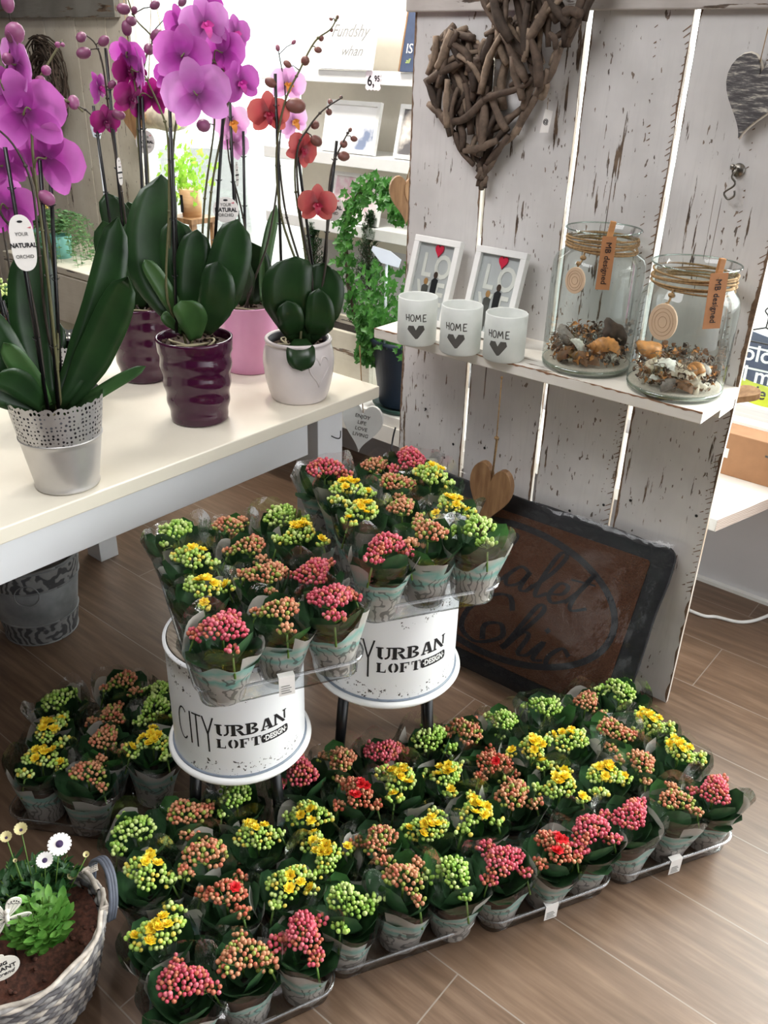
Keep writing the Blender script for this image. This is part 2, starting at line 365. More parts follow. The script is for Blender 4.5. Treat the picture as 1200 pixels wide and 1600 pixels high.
for k, (a, b) in enumerate(((-3.75, -2.62), (-2.02, 2.4))):
    z0 = .5
    w = bpy.data.objects.new('window_%d' % (k + 1), None); COL.objects.link(w); w['kind'] = 'structure'
    mb = MB(); y = WY + .05; t = .045
    mb.box((a, y, z0), (b, y + .05, z0 + .06)); mb.box((a, y, 2.29), (b, y + .05, 2.35)); mb.box((a, y, z0), (a + t, y + .05, 2.35)); mb.box((b - t, y, z0), (b, y + .05, 2.35))
    mb.build('window_frame', m_white, w)
    mb = MB(); mb.box((a + t, y + .02, z0 + .06), (b - t, y + .026, 2.29)); mb.build('pane', m_glass, w)
mb = MB(); mb.box((-1.15, WY - .02, 0), (2.5, WY, .012)); struct('baseboard_back', mb, m_white)
mb = MB(); mb.box((-1.1, WY - .03, .5), (2.5, WY + .05, .525)); struct('trim_1', mb, m_bench)
mb = MB(); mb.box((-14, WY + .14, -.06), (9, 16, -.01)); struct('ground', mb, plain('outside_paving', '#d9d6d0', .9, var=.1, scale=3))

# ------------------------------------------------------------------ planked display wall with shelf
PY, PXL, PXR = 1.955, -1.525, -.556
t = thing('display_wall', 'whitewashed plank display wall with a narrow shelf, standing behind the floor plants', 'display wall', (0, 0, 0))
gaps = []
for top, bot in (((757, 300), (722, 690)), ((918, 90), (829, 780)), ((1090, 20), (1024, 410))):
    A = ony(*top, PY); B = ony(*bot, PY); gaps.append((A.x + B.x) / 2)
xs = [PXL] + gaps + [PXR]
for i in range(len(xs) - 1):
    a, b = xs[i] + (.0068 if i else 0), xs[i + 1] - (.0068 if i < len(xs) - 2 else 0)
    bm = MB(); n = 26; fr = []; o0 = R_.random() * 9
    for j in range(n + 1):
        z = .0 + 1.95 * j / n; wa = .0016 * noise.noise(Vector((o0, z * 7, 0))); wb = .0016 * noise.noise(Vector((o0 + 5, z * 7, 0)))
        fr += [Vector((a + wa, PY, z)), Vector((b + wb, PY, z)), Vector((b + wb, PY + .012, z)), Vector((a + wa, PY + .012, z))]
    fs = [(j * 4 + k, j * 4 + (k + 1) % 4, (j + 1) * 4 + (k + 1) % 4, (j + 1) * 4 + k) for j in range(n) for k in range(4)] + [(3, 2, 1, 0), tuple(n * 4 + k for k in range(4))]
    bm.add(fr, fs, 0, False)
    for q in range(n):                               # worn long edges show bare wood
        for kk in (1, 3): bm.mi[q * 4 + kk] = 1
    for side, x_ in ((1, a), (-1, b)):                # paint rubbed off along the long edges
        if (i == 0 and side == 1) or (i == len(xs) - 2 and side == -1): sc_ = 1.6
        else: sc_ = 1.0
        nn = 150; vv = []; k0 = len(bm.v)
        for j in range(nn + 1):
            z = .002 + 1.94 * j / nn; wd = max(.0004, sc_ * (.0022 + .007 * noise.noise(Vector((o0 + side * 3, z * 5, 1))) + .004 * noise.noise(Vector((o0 + side, z * 41, 2))))); q = z / 1.95 * n; q0 = min(int(q), n - 1); f_ = q - q0; base_ = fr[q0 * 4 + (0 if side == 1 else 1)].x * (1 - f_) + fr[(q0 + 1) * 4 + (0 if side == 1 else 1)].x * f_
            vv += [Vector((base_ - side * .0003, PY - .0004, z)), Vector((base_ + side * wd, PY - .0004, z))]
        bm.add(vv, [(2 * j, 2 * j + 1, 2 * j + 3, 2 * j + 2) for j in range(nn)], 2, False)
    if i >= 2:                                        # saw-tooth scars beside the right-hand edge and straying across the board
        z = .35
        while z < 1.62:
            z += R_.uniform(.011, .019)
            for x_, ln_ in ((b - .002, R_.uniform(.004, .017)), (b - .05 - .035 * math.sin(z * 3.1 + i), R_.uniform(.002, .009) if R_.random() < .55 else 0)):
                if ln_: bm.add([(x_, PY - .0005, z), (x_ - ln_, PY - .0005, z - ln_ * .75), (x_ - ln_ * .9, PY - .0005, z - ln_ * .75 - .0012), (x_, PY - .0005, z - R_.uniform(.002, .0045))], [(3, 2, 1, 0)], 2, False)
    bm.build('plank', [m_plank[i % 5], m_edge, m_bare], t)
mb = MB(); mb.box((PXL - .015, PY - .022, ony(680, 18, PY - .02).z), (PXR + .4, PY, 1.95)); bevel(mb.build('top_beam', m_beam, t), .003)
mb = MB(); mb.box((PXL + .01, PY + .012, 1.75), (PXR - .01, PY + .036, 1.85)); mb.box((PXL + .01, PY + .012, .12), (PXR - .01, PY + .036, .2)); mb.build('back_batten', m_beam, t)
SZ = .915
pfl = onz(556, 524, SZ); pfr = onz(1097, 646, SZ); SY = 1.737
SXL, SXR = -1.455, -.553
mb = MB(); mb.box((SXL, SY, SZ - .027), (SXR, PY, SZ)); bevel(mb.build('shelf', m_shelf, t), .0025)
mb = MB(); vv = []; nn = 300                       # paint knocked off the front edge
for j in range(nn + 1):
    x_ = SXL + (SXR - SXL) * j / nn; q1 = max(0, .0022 + .006 * noise.noise(Vector((x_ * 9, 3, 0))) + .004 * noise.noise(Vector((x_ * 60, 0, 5)))); q2 = max(0, .001 + .006 * noise.noise(Vector((x_ * 12, 8, 0))) + .003 * noise.noise(Vector((x_ * 70, 0, 9))))
    vv += [Vector((x_, SY + q2, SZ + .0004)), Vector((x_, SY - .0005, SZ + .0004)), Vector((x_, SY - .0005, SZ - q1))]
mb.add(vv, [f_ for j in range(nn) for f_ in ((3 * j, 3 * j + 1, 3 * j + 4, 3 * j + 3), (3 * j + 1, 3 * j + 2, 3 * j + 5, 3 * j + 4))], 0, False); mb.build('chipped_edge', plain('chipped_brown', '#9a7358', .85, var=.3, scale=80), t)
mb = MB(); mb.box((SXR - .12, PY - .09, SZ - .05), (SXR - .004, PY, SZ - .0275)); mb.build('shelf_bracket', m_shelf, t)
mb = MB()
for px, py in ((868, 1), ):
    pass
for (px, py) in ((665, 639), (708, 694), (694, 715), (757, 700), (1088, 806), (890, 798), (985, 782), (943, 789)):
    p = ony(px, py, PY - .001); mb.ball(p, .004, (1, .4, 1))
p = ony(665, 640, PY - .001); mb.tube([p, p + Vector((.012, -.02, .006))], .0018, 6)
mb.build('nail_heads', m_blackmetal, t)

# twig hearts
def twig(L, r, bend, seed):
    rr = random.Random(seed); pts = []; n = 5; w = [rr.uniform(-1, 1) for _ in range(4)]
    for i in range(n + 1):
        u = i / n; pts.append((L * (u - .5), bend * L * math.sin(PI * u) + .006 * w[0] * math.sin(5 * u + w[1]), .004 * w[2] * math.sin(4 * u + w[3])))
    return MB().tube(pts, [r * (.75 + .25 * math.sin(PI * min(1, i / n + .1)) + rr.uniform(-.14, .14)) for i in range(n + 1)], 7)
def twig_heart(label, center, w, h, tilt, nin, seed, rtw, y):
    t = thing('twig_heart', label, 'wall decoration', center, 0, None); rr = random.Random(seed)
    H = heart_pts(w * .93, h * .93, 30); ct, st = math.cos(tilt), math.sin(tilt)
    meshes = []
    for k in range(14): meshes.append(twig(1, 1, 0, 0) and None)
    def put(x, yy, ang, L, r, dz, bend):
        m = twig(L, r, bend, rr.random()).mesh('twig', m_twig[rr.randrange(4)])
        X, Y_ = x * ct - yy * st, x * st + yy * ct
        o = link('twig', m, t, (X, dz, Y_)); o.rotation_euler = (PI / 2, -(ang + tilt), 0); return o
    for k in range(30):                              # the outline
        a = Vector(H[k]); b = Vector(H[(k + 1) % 30]); d = b - a; m_ = (a + b) / 2
        put(m_.x + rr.uniform(-.004, .004), m_.y + rr.uniform(-.004, .004), math.atan2(d.y, d.x) + rr.uniform(-.2, .2), d.length * 1.5 + .02, rtw * rr.uniform(.8, 1.15), rr.uniform(-.012, .012), rr.uniform(-.08, .08))
    def inside(x, yy):
        c = False
        for i in range(30):
            (x1, y1), (x2, y2) = H[i], H[(i + 1) % 30]
            if (y1 > yy) != (y2 > yy) and x < (x2 - x1) * (yy - y1) / (y2 - y1) + x1: c = not c
        return c
    k = 0
    while k < nin:
        x, yy = rr.uniform(-w / 2, w / 2) * .86, rr.uniform(-h / 2, h / 2) * .9
        if not inside(x * 1.12, yy * 1.08): continue
        ang = rr.gauss(PI / 2, .55) if rr.random() < .75 else rr.uniform(0, PI)
        L = rr.uniform(.06, .13) * w / .26
        while not (inside(x + math.cos(ang) * L * .45, yy + math.sin(ang) * L * .45) and inside(x - math.cos(ang) * L * .45, yy - math.sin(ang) * L * .45)) and L > .03: L *= .85
        put(x, yy, ang, L, rtw * rr.uniform(.75, 1.3), rr.uniform(-.03, .014), rr.uniform(-.12, .12)); k += 1
    return t
c1 = ony(747, 172, PY - .03); s1 = (ony(855, 172, PY - .03).x - ony(655, 172, PY - .03).x)
twig_heart('smaller driftwood twig heart on the plank wall, lower left of the two', c1 + Vector((.012, 0, .006)), .335, .375, .10, 69, 3, .0092, PY)
c2 = ony(848, 5, PY - .075)
twig_heart('larger driftwood twig heart overlapping the smaller one, cut by the photo top', c2 + Vector((0, 0, .02)), .36, .42, .1, 69, 5, .0088, PY)
t = thing('price_tag', 'small white paper tag with a curled mark hanging under the larger twig heart', 'tag', ony(853, 190, PY - .03), 0)
mb = MB(); mb.prism([(-.011, -.026), (.011, -.022), (.013, .024), (-.007, .026)], .0008, frame_matrix((0, 0, 0), (1, 0, -.1), (0, 0, 1))); mb.build('card', m_paper, t)
text('@', .014, m_black, frame_matrix((0, -.0016, 0), (1, 0, -.1), (.0, 0, 1)), t)
mb = MB(); mb.tube([(0, 0, .025), (.0, .0, .05)], .0006, 5); mb.build('string', m_twine, t)
# slate heart, hook
hp = ony(1178, 153, PY - .015)
t = thing('slate_heart', 'black and white brushed wooden heart hanging at the right of the plank wall', 'wall decoration', hp)
k = NM('brushed_slate'); nz = k.noise(k.coord((5, 5, 30), rot=(0, .6, 0)), 6, 6, .7); k.base(k.ramp(nz, [(.42, lin('#4d4a4b')), (.52, lin('#6a6768')), (.66, lin('#d8d2c4'))])); k.set(.7); m_slate = k.m
mb = MB(); mb.prism(heart_pts(.125, .15, 40), .014, frame_matrix((0, 0, 0), (.98, 0, -.15), (.15, 0, 1))); bevel(mb.build('heart_board', m_slate, t), .003)
mb = MB(); hh = [Vector((x, y, 0)) for x, y in heart_pts(.125, .15, 40)]; hm = frame_matrix((0, -.002, 0), (.98, 0, -.15), (.15, 0, 1)); mb.tube([hm @ v for v in hh + hh[:1]], .0035, 6); mb.build('worn_edge', m_oldwhite, t)
mb = MB(); mb.tube([(0, -.008, .06), (.0, 0, .13)], .001, 5); mb.build('hanging_string', m_twine, t)
p = ony(1154, 266, PY - .002); t = thing('wall_hook', 'old metal hook with an S-shaped hanger screwed to the right plank', 'hook', p)
mb = MB(); mb.lathe([(0, .006), (.012, .006), (.014, 0)], 20); o = mb.build('plate', plain('old_steel', '#8b8780', .35, 1, var=.3), t); o.rotation_euler = (PI / 2, 0, 0)
mb = MB(); mb.tube(smooth_path([(0, 0, .004), (0, -.018, .002), (-.004, -.02, -.012), (.004, -.018, -.022), (.002, -.018, -.03), (-.014, -.018, -.044), (-.004, -.018, -.056), (.008, -.018, -.048), (.006, -.018, -.038)]), .0022, 7); mb.build('hook', MATS['old_steel'], t)
mb = MB(); mb.ball((-.01, -.01, .006), .006, (1, .6, 1)); mb.build('nut', MATS['old_steel'], t)
# hearts of wood
p = ony(768, 765, 1.86); hs = .125
t = thing('wooden_heart', 'brown mango wood heart hanging on jute rope from the front of the shelf', 'wall decoration', p)
mb = MB(); mb.prism(heart_pts(.132, .20, 44), .02, frame_matrix((0, 0, -.02), (1, .0, -.12), (.1, 0, 1))); bevel(mb.build('heart_board', m_mango, t), .005)
top = ony(784, 590, SY - .002) - p; hole = Vector((.006, -.008, .045)); kn = hole.lerp(top, .42)
mb = MB(); mb.tube([hole + Vector((-.004, 0, 0)), kn, top], .0017, 7); mb.tube([hole + Vector((.004, -.01, 0)), kn + Vector((.004, 0, 0))], .0017, 7); mb.ball(kn, .0065, (1, 1, .8)); mb.ball(top, .0035); mb.build('jute_rope', m_twine, t)
p = ony(634, 312, 2.03)
t = thing('wooden_heart', 'pair of brown wooden hearts seen edge-on past the left edge of the plank wall', 'wall decoration', p)
for dx, dy in ((0, 0), (.03, .03)):
    mb = MB(); mb.prism(heart_pts(.1, .13, 44), .018, frame_matrix((dx, dy, 0), (.65, .75, 0), (0, 0, 1))); bevel(mb.build('heart_board', m_mango, t), .005)
mb = MB(); mb.tube([(.0, 0, .05), (.02, 0, .12)], .0015, 6); mb.build('jute_rope', m_twine, t)
p = ony(1168, 625, 2.12)
t = thing('wooden_heart', 'brown wooden heart seen edge-on behind the right edge of the plank wall', 'wall decoration', p)
mb = MB(); mb.prism(heart_pts(.11, .06, 30), .02, frame_matrix((-.03, 0, 0), (1, .1, 0), (0, .9, .45))); bevel(mb.build('heart_board', m_mango, t), .005)
mb = MB(); mb.tube([(-.05, 0, 0), (-.07, 0, .1)], .0015, 6); mb.build('jute_rope', m_twine, t)
hy = 1.80; p = ony(566, 668, hy); cor = ony(562, 540, SY - .002)
t = thing('heart_sign', 'white wooden heart sign reading ENJOY LIFE LOVE LIVING beside the table corner', 'sign', p)
HM = frame_matrix((0, 0, 0), (.93, .35, -.1), (-.05, 0, 1)); mb = MB(); mb.prism(heart_pts(.125, .155, 44), .01, HM); bevel(mb.build('heart_board', m_white, t), .003)
for i, s in enumerate(('ENJOY', 'LIFE', 'LOVE', 'LIVING')): text(s, .016, m_dgrey, HM @ Matrix.Translation((.0, .038 - .0195 * i, .0105)), t, shear=.1)
mb = MB(); mb.tube([HM @ Vector((0, .05, .01)), (cor - p)], .0016, 6); mb.build('jute_rope', m_twine, t)

# ------------------------------------------------------------------ white table
TZ, TXR, TYB = .75, -1.445, 1.755
t = thing('table', 'long white wooden table carrying the potted orchids', 'table', (-1.93, 1.0, 0)); o_ = Vector((-1.93, 1.0, 0))
def tb(name, a, b, m=m_tedge, w=.002):
    x = MB(); x.box(Vector(a) - o_, Vector(b) - o_); return bevel(x.build(name, m, t), w)
tb('tabletop', (-2.50, -.1, TZ - .034), (TXR, TYB, TZ), m_table, .003)
tb('apron', (TXR - .052, .0, TZ - .135), (TXR - .03, 1.50, TZ - .034)); tb('apron', (-2.4, TYB - .05, TZ - .135), (TXR - .12, TYB - .03, TZ - .034))
tb('apron', (-2.44, .0, TZ - .135), (-2.42, 1.7, TZ - .034))
lx = TXR - .034; ly0, ly1 = onx(497, 700, lx).y, onx(535, 690, lx).y
tb('leg', (lx - .085, ly0, 0), (lx, ly1, TZ - .034)); tb('leg', (-2.41, 1.355, 0), (-2.33, 1.425, TZ - .034))
tb('leg', (-2.43, .02, 0), (-2.34, .1, TZ - .034)); tb('leg', (TXR - .12, .0, 0), (TXR - .035, .09, TZ - .034))
hk = onx(518, 681, TXR - .034) - o_
x = MB(); x.tube(smooth_path([hk + Vector((-.004, 0, 0)), hk + Vector((.016, .0, -.002)), hk + Vector((.026, .006, 0)), hk + Vector((.026, .008, .02))]), .0016, 6); x.build('hook', m_blackmetal, t)

# ------------------------------------------------------------------ orchids
def petal_mat(name, c1, c2, vein):
    k = NM(name); v = k.coord(); nz = k.noise(v, 30, 3); ln = k.n('VectorMath', operation='LENGTH'); k.l(v, ln.inputs[0])
    rad = k.math('ADD', k.math('MULTIPLY', ln.outputs['Value'], 17.0), k.math('MULTIPLY', k.math('SUBTRACT', nz, .5), .35), True)
    dk = tuple(x * .52 for x in lin(c1)[:3]) + (1,); c = k.ramp(rad, [(.1, dk), (.42, lin(c1)), (.85, lin(c2)), (1.0, tuple(min(1, x * 1.15) for x in lin(c2)[:3]) + (1,))])
    k.base(c); k.set(.45); k.bump(nz, .2); tr = k.n('BsdfTranslucent'); k.l(c, tr.inputs[0]); mx = k.n('MixShader'); mx.inputs[0].default_value = .38
    k.l(k.b.outputs[0], mx.inputs[1]); k.l(tr.outputs[0], mx.inputs[2]); k.l(mx.outputs[0], k.out.inputs[0]); return k.m
PM = {'magenta': petal_mat('petal_magenta', '#bb48b0', '#d878d0', ''), 'lilac': petal_mat('petal_lilac', '#c464bc', '#e09ade', ''), 'dark': petal_mat('petal_wine', '#8f1668', '#a92284', ''),
      'pale': petal_mat('petal_pale_pink', '#f0b2e6', '#f8d2f4', ''), 'coral': petal_mat('petal_coral', '#b84c50', '#cc7068', '')}
LM = {'magenta': plain('lip_magenta', '#b3268c', .4), 'lilac': plain('lip_pink', '#cf3f9c', .4), 'dark': plain('lip_wine', '#5e0c40', .4), 'pale': plain('lip_orange', '#d98a35', .4), 'coral': plain('lip_maroon', '#9c1d3c', .4)}
BM = {'magenta': plain('orchid_bud_pink', '#8f4f76', .45), 'lilac': plain('orchid_bud_mauve', '#9a5487', .45), 'dark': plain('orchid_bud_wine', '#77405f', .45), 'pale': plain('orchid_bud_dusky', '#94566a', .45), 'coral': plain('orchid_bud_brown', '#7d5148', .45)}
m_stalk = plain('orchid_stalk', '#3a332b', .5); m_stalk2 = plain('orchid_stalk_olive', '#5d5b3b', .5)
m_oleaf = leafy('orchid_leaf', '#182e17', '#284723', .3, .10, 12); m_oleaf2 = leafy('orchid_leaf_pale', '#2f5029', '#466a38', .3, .15, 12)
m_bark = plain('bark_chips', '#3c2c20', .9, var=.7, scale=90, bump=1); m_root = plain('pale_aerial_root', '#a39a7c', .7)
def flower(parent, c, size, face, roll, kind, back=False):
    """one phalaenopsis bloom: three sepals, two broad petals, a lip; face = direction it looks"""
    z = Vector(face).normalized(); up = Vector((0, 0, 1)); y = (up - z * up.dot(z)).normalized(); x = y.cross(z)
    cr, sr = math.cos(roll), math.sin(roll); x, y = x * cr + y * sr, y * cr - x * sr
    m = Matrix((x, y, z)).transposed(); r = size * .92 / 2; mb = MB()
    def P(ang, L, w, dz, sh, tipz, fold=.05):
        a = math.radians(ang); d = Vector((math.cos(a), math.sin(a), 0)); n = Vector((0, 0, 1))
        mb.leaf(m @ (d * L * .03 + n * dz), m @ (d * L + n * (dz + tipz)), w, bend=.10, fold=fold, normal=m @ n, n=9, shape=sh, cup=-.12, wavy=.05)
    nar = lambda u: (math.sin(PI * min(1, max(0, u * .9 + .08))) ** .62)
    wide = lambda u: min(1, .28 + 2.2 * u) * (max(0, 1 - u ** 3.6)) ** .5
    for a in (90, 222, 318): P(a, r * 1.0, r * .70, -.002, nar, -.1 * r)
    for a in (14, 166): P(a, r * 1.06, r * 1.22, .002, wide, -.06 * r, .02)
    o = mb.build('flower', PM[kind], parent)
    l = MB(); zz = m @ Vector((0, 0, 1)); dn = m @ Vector((0, -1, 0)); sx_ = m @ Vector((1, 0, 0)); r2 = r * .36
    l.leaf(zz * .002, dn * r2 * 1.3 + zz * r2 * .9, r2 * .85, bend=.25, normal=zz, n=5)
    for s in (-1, 1): l.leaf(sx_ * s * r2 * .15, sx_ * s * r2 * .75 + zz * r2 * .8 + dn * r2 * .1, r2 * .8, bend=.25, normal=zz, n=5)
    l.ball(zz * r2 * .4, r2 * .26); lo = l.build('lip', LM[kind], o)
    for q in (o,): q.location = c
    return o
def view_dir(p): return (CAM - Vector(p)).normalized()
def rotz(v, a): return Matrix.Rotation(a, 3, 'Z') @ Vector(v)
TAGB = []
def orchid_tag(parent, p, w, h, n, round_=False, words=('YOUR', 'NATURAL', 'ORCHID'), leafm=None):
    m = frame_matrix(p, Vector((-n.y, n.x, 0)) * 1, (0, 0, 1)); z = m.to_3x3() @ Vector((0, 0, 1))
    if z.dot(n) < 0: m = frame_matrix(p, Vector((n.y, -n.x, 0)), (0, 0, 1))
    mb = MB()
    if round_: out = [(w / 2 * math.cos(2 * PI * i / 36), h / 2 * math.sin(2 * PI * i / 36)) for i in range(36)]
    else: out = [(w / 2 * math.cos(a) * (.92 + .12 * math.cos(2 * a + PI)), h / 2 * math.copysign(abs(math.sin(a)) ** .85, math.sin(a))) for a in [2 * PI * i / 36 for i in range(36)]]
    mb.prism(out, .0008, m); o = mb.build('tag', m_paper, parent)
    for i, s in enumerate(words): text(s, w * (.17 if i != 1 else .21), m_black if i == 1 else m_dgrey, m @ Matrix.Translation((0, h * (.16 - .2 * i) if not round_ else h * (.2 - .2 * i), .0012)), o, bold=.0004 if i == 1 else 0, sx=.9)
    mb = MB(); mb.prism([(math.cos(a) * w * .09, math.sin(a) * w * .04) for a in [2 * PI * i / 12 for i in range(12)]], .0004, m @ Matrix.Translation((0, h * .38, .001))); mb.build('slot', m_black, o)
    mb = MB()
    mb.prism([(0, 0), (w * .13, w * .04), (w * .12, -w * .03)], .0004, m @ Matrix.Translation((w * .2, h * .27, .001))); mb.build('bird_mark', BUD['rose'], o)
    return o
def orchid(label, base, pot, kind, blooms, buds, stems, leaves, stakes=(), tags=(), nclip=3, group=None):
    """base: pot centre on the table; the rest of the plant is laid out around it"""
    t = thing('potted_orchid', label, 'orchid', base, 0, group); bz = pot(t); b = Vector(base)
    q = lambda px, py, dd=0: ath(px, py, base, dd) - b
    rr = random.Random(len(label) * 7 + len(buds)); nodes = []
    for st in stems:
        dd = rr.uniform(-.02, .02); root = Vector((rr.uniform(-.02, .02), rr.uniform(-.02, .02), bz - .01)); pts = [root] + [q(x, y, (c[0] if c else dd)) for (x, y, *c) in st]
        mb = MB(); sp = smooth_path(pts, 5); n = len(sp); mb.tube(sp, [.0034 - .0019 * i / n for i in range(n)], 7)
        for i in range(3, n - 1, 7): mb.ball(sp[i], .0042, (1, 1, .8), 6, 4)
        o = mb.build('flower_stem', m_stalk if rr.random() < .6 else m_stalk2, t); nodes += sp
    for (x0, y0, x1, y1, *c) in stakes:
        dd = c[0] if c else rr.uniform(-.015, .015); a = q(x1, y1, dd); mb = MB(); p0 = Vector((a.x * .0 + q(x0, y0, dd).x, q(x0, y0, dd).y, max(bz - .02, q(x0, y0, dd).z))); mb.tube([p0, a], .0037, 7); mb.build('stake', m_blackmetal, t)
        for k in range(nclip):
            u = .3 + .28 * k; pp = p0.lerp(a, u); cc = MB(); cc.tube([pp + Vector((.007 * math.cos(s), .007 * math.sin(s), .002 * math.sin(s * 2))) for s in [i * PI / 5 for i in range(10)]], .0009, 5); cc.build('clip', m_blackmetal, t)
    for (x, y, s, fy, fp, roll, *c) in blooms:
        p = q(x, y, c[0] if c and c[0] is not None else 0.0); kd = c[1] if len(c) > 1 else kind; vd = view_dir(p + b); f = rotz(Vector((vd.x, vd.y, 0)), math.radians(fy)); f.z = math.tan(math.radians(fp)); dist = (p + b - CAM).length
        flower(t, p, s * dist / F_PX, f, math.radians(roll), kd)
        if nodes:
            near = min(nodes, key=lambda n_: (n_ - p).length + .6 * max(0, n_.z - p.z)); mb = MB(); back = -f.normalized() * .012; mid = (near + p) / 2 + back + Vector((0, 0, .012)); mb.tube(smooth_path([near, mid, p + back * .6, p], 4), .0015, 6); mb.build('flower_stalk', m_stalk2, t)
    for (x, y, s, *c) in buds:
        p = q(x, y, c[0] if c else 0); dist = (p + b - CAM).length; r = s * dist / F_PX / 2; near = min(nodes, key=lambda n_: (n_ - p).length); ax = (p - near + Vector((0, 0, .004))).normalized(); mb = MB()
        mb.ball(p, r, (.82, .82, 1.12), 10, 8, 0, ax); o = mb.build('bud', BM[kind], t)
        mb = MB(); mb.tube([near, (near + p) / 2 + Vector((0, 0, .003)), p - ax * r * .9], .0013, 6); mb.build('bud_stalk', m_stalk, t)
    for lf in leaves:
        (x0, y0), (x1, y1), (x2, y2), w = lf[:4]; d0, d1, d2 = lf[4] if len(lf) > 4 else (0, 0, 0); m_ = lf[5] if len(lf) > 5 else m_oleaf; tw = lf[6] if len(lf) > 6 else 0
        A, C = q(x0, y0, d0), q(x2, y2, d2); Mx = q(x1, y1, d1); Mc = Mx * 2 - (A + C) / 2; nv = rotz(view_dir(b + Mx), math.radians(tw)); dist = (Mx + b - CAM).length
        mb = MB(); mb.leaf(A, C, w * dist / F_PX, mid=Mc, normal=nv, n=14, fold=.12, cup=.06, shape=lambda u: (min(1, .42 + 1.5 * u)) * max(0, 1 - max(0, (u - .55) / .45) ** 3.2) ** .5)
        solid(mb.build('leaf', m_, t), .002)
    for tg in tags: orchid_tag(t, q(tg[0], tg[1], tg[4] if len(tg) > 4 else -.02), tg[2] * 1.0, tg[3], view_dir(b + q(tg[0], tg[1])) if len(tg) < 7 else rotz(view_dir(b), math.radians(tg[6])), tg[5] if len(tg) > 5 else False)
    return t
def fill(t, r, z):
    mb = MB(); mb.lathe([(0.0005, z), (r, z - .002)], 20); rr = random.Random(int(r * 1e4))
    for i in range(34): a = rr.random() * 2 * PI; q = r * rr.random() ** .5 * .92; mb.ball((q * math.cos(a), q * math.sin(a), z + .002), rr.uniform(.004, .009), (1, .7, .5), 5, 4, 0, (rr.uniform(-1, 1), rr.uniform(-1, 1), 1))
    mb.build('bark', m_bark, t)
    for i in range(4):
        a = rr.random() * 2 * PI; p = [(r * .75 * math.cos(a + .5 * j) * (1 - .12 * j), r * .75 * math.sin(a + .5 * j) * (1 - .12 * j), z + .006 + .006 * math.sin(j)) for j in range(5)]
        m2 = MB(); m2.tube(smooth_path(p, 3), .0026, 6); m2.build('aerial_root', m_root, t)
def mk_purple():
    k = NM('purple_glazed_ceramic'); k.base(lin('#3d0f2d')); k.set(.12, 0, .6); k.bump(k.noise(k.coord(), 9, 2), .08); return k.m
m_purple = mk_purple(); m_pinkpot = plain('pink_glazed_ceramic', '#e3a0c8', .22, var=.02); m_heartpot = plain('pearl_white_ceramic', '#ddd4d3', .25, var=.04, scale=14)
m_silver = plain('silver_metal', '#c6c3c1', .38, .6, var=.03); m_lining = plain('dark_pot_lining', '#2a2730', .5)
def ridged(H, rb, rt, mat):
    def f(t):
        def wob(a, z):                                # diamond-cut bands twist round the pot
            u = z / H
            return 1 + .022 * math.sin(u * 2 * PI * 4.6 + 1.1 * math.sin(a * 2)) * (1 if .08 < u < .86 else .2)
        prof = [(.0005, .001), (rb * .93, 0), (rb, .003)] + [(rb + (rt - rb) * (i / 40) ** .85, .003 + (H - .003) * i / 40) for i in range(1, 41)] + [(rt - .004, H + .001), (rt - .006, H - .004), (rt - .008, H - .03), (rt - .012, H - .05)]
        mb = MB(); mb.lathe(prof, 56, wob=wob); mb.build('pot', mat, t); fill(t, rt - .009, H - .018); return H - .018
    return f
def smoothpot(H, rb, rt, mat):
    def f(t):
        mb = MB(); mb.lathe([(.0005, .001), (rb * .94, 0), (rb, .004)] + [(rb + (rt - rb) * (i / 12), .004 + (H - .004) * i / 12) for i in range(1, 13)] + [(rt + .001, H + .002), (rt - .004, H + .003), (rt - .006, H - .03)], 48); mb.build('pot', mat, t); fill(t, rt - .006, H - .014); return H - .014
    return f
def heartpot(H, rb, rm, rt, face):
    def f(t):
        prof = [(.0005, .001), (rb * .95, 0), (rb, .003)]
        for i in range(1, 25): u = i / 24; prof.append((rb + (rm - rb) * math.sin(u * PI * .62) ** .8 - (rm - rt) * max(0, (u - .62) / .38) ** 2, .003 + (H - .012) * u))
        prof += [(rt + .003, H - .008), (rt + .004, H - .002), (rt + .001, H + .002), (rt - .005, H), (rt - .007, H - .02)]
        mb = MB(); mb.lathe(prof, 56); p = mb.build('pot', m_heartpot, t)
        mb = MB(); mb.lathe([(rt - .006, H - .002), (rt - .01, H - .004), (rt - .012, H - .03)], 40); mb.build('inner_pot', m_lining, t)
        def onp(x, z):
            u = max(0.001, min(1, (z - .003) / (H - .012))); r = rb + (rm - rb) * math.sin(u * PI * .62) ** .8 - (rm - rt) * max(0, (u - .62) / .38) ** 2; a = face + x / rm
            return Vector((r * math.cos(a), r * math.sin(a), z))
        hp_ = [onp(x, z + H * .56) for x, z in heart_pts(.062, .078, 36)]; mb = MB(); mb.tube(hp_ + hp_[:1], .0022, 7); mb.build('raised_heart', m_heartpot, p)
        fill(t, rt - .011, H - .02); return H - .02
    return f
def mk_lace():
    k = NM('pierced_silver_lace'); c = k.n('UVMap'); mp = k.n('Mapping'); k.l(c.outputs[0], mp.inputs[0]); mp.inputs['Scale'].default_value = (64, 9, 1)
    vo = k.n('TexVoronoi'); vo.inputs['Randomness'].default_value = .35; k.l(mp.outputs[0], vo.inputs[0]); vo.inputs['Scale'].default_value = 1
    hole = k.math('LESS_THAN', vo.outputs['Distance'], .30)
    k.b.inputs['Base Color'].default_value = lin('#b4b2b2'); k.set(.38, .6); tr = k.n('BsdfTransparent'); mx = k.n('MixShader')
    k.l(hole, mx.inputs[0]); k.l(k.b.outputs[0], mx.inputs[1]); k.l(tr.outputs[0], mx.inputs[2]); k.l(mx.outputs[0], k.out.inputs[0]); return k.m
m_lace = mk_lace()
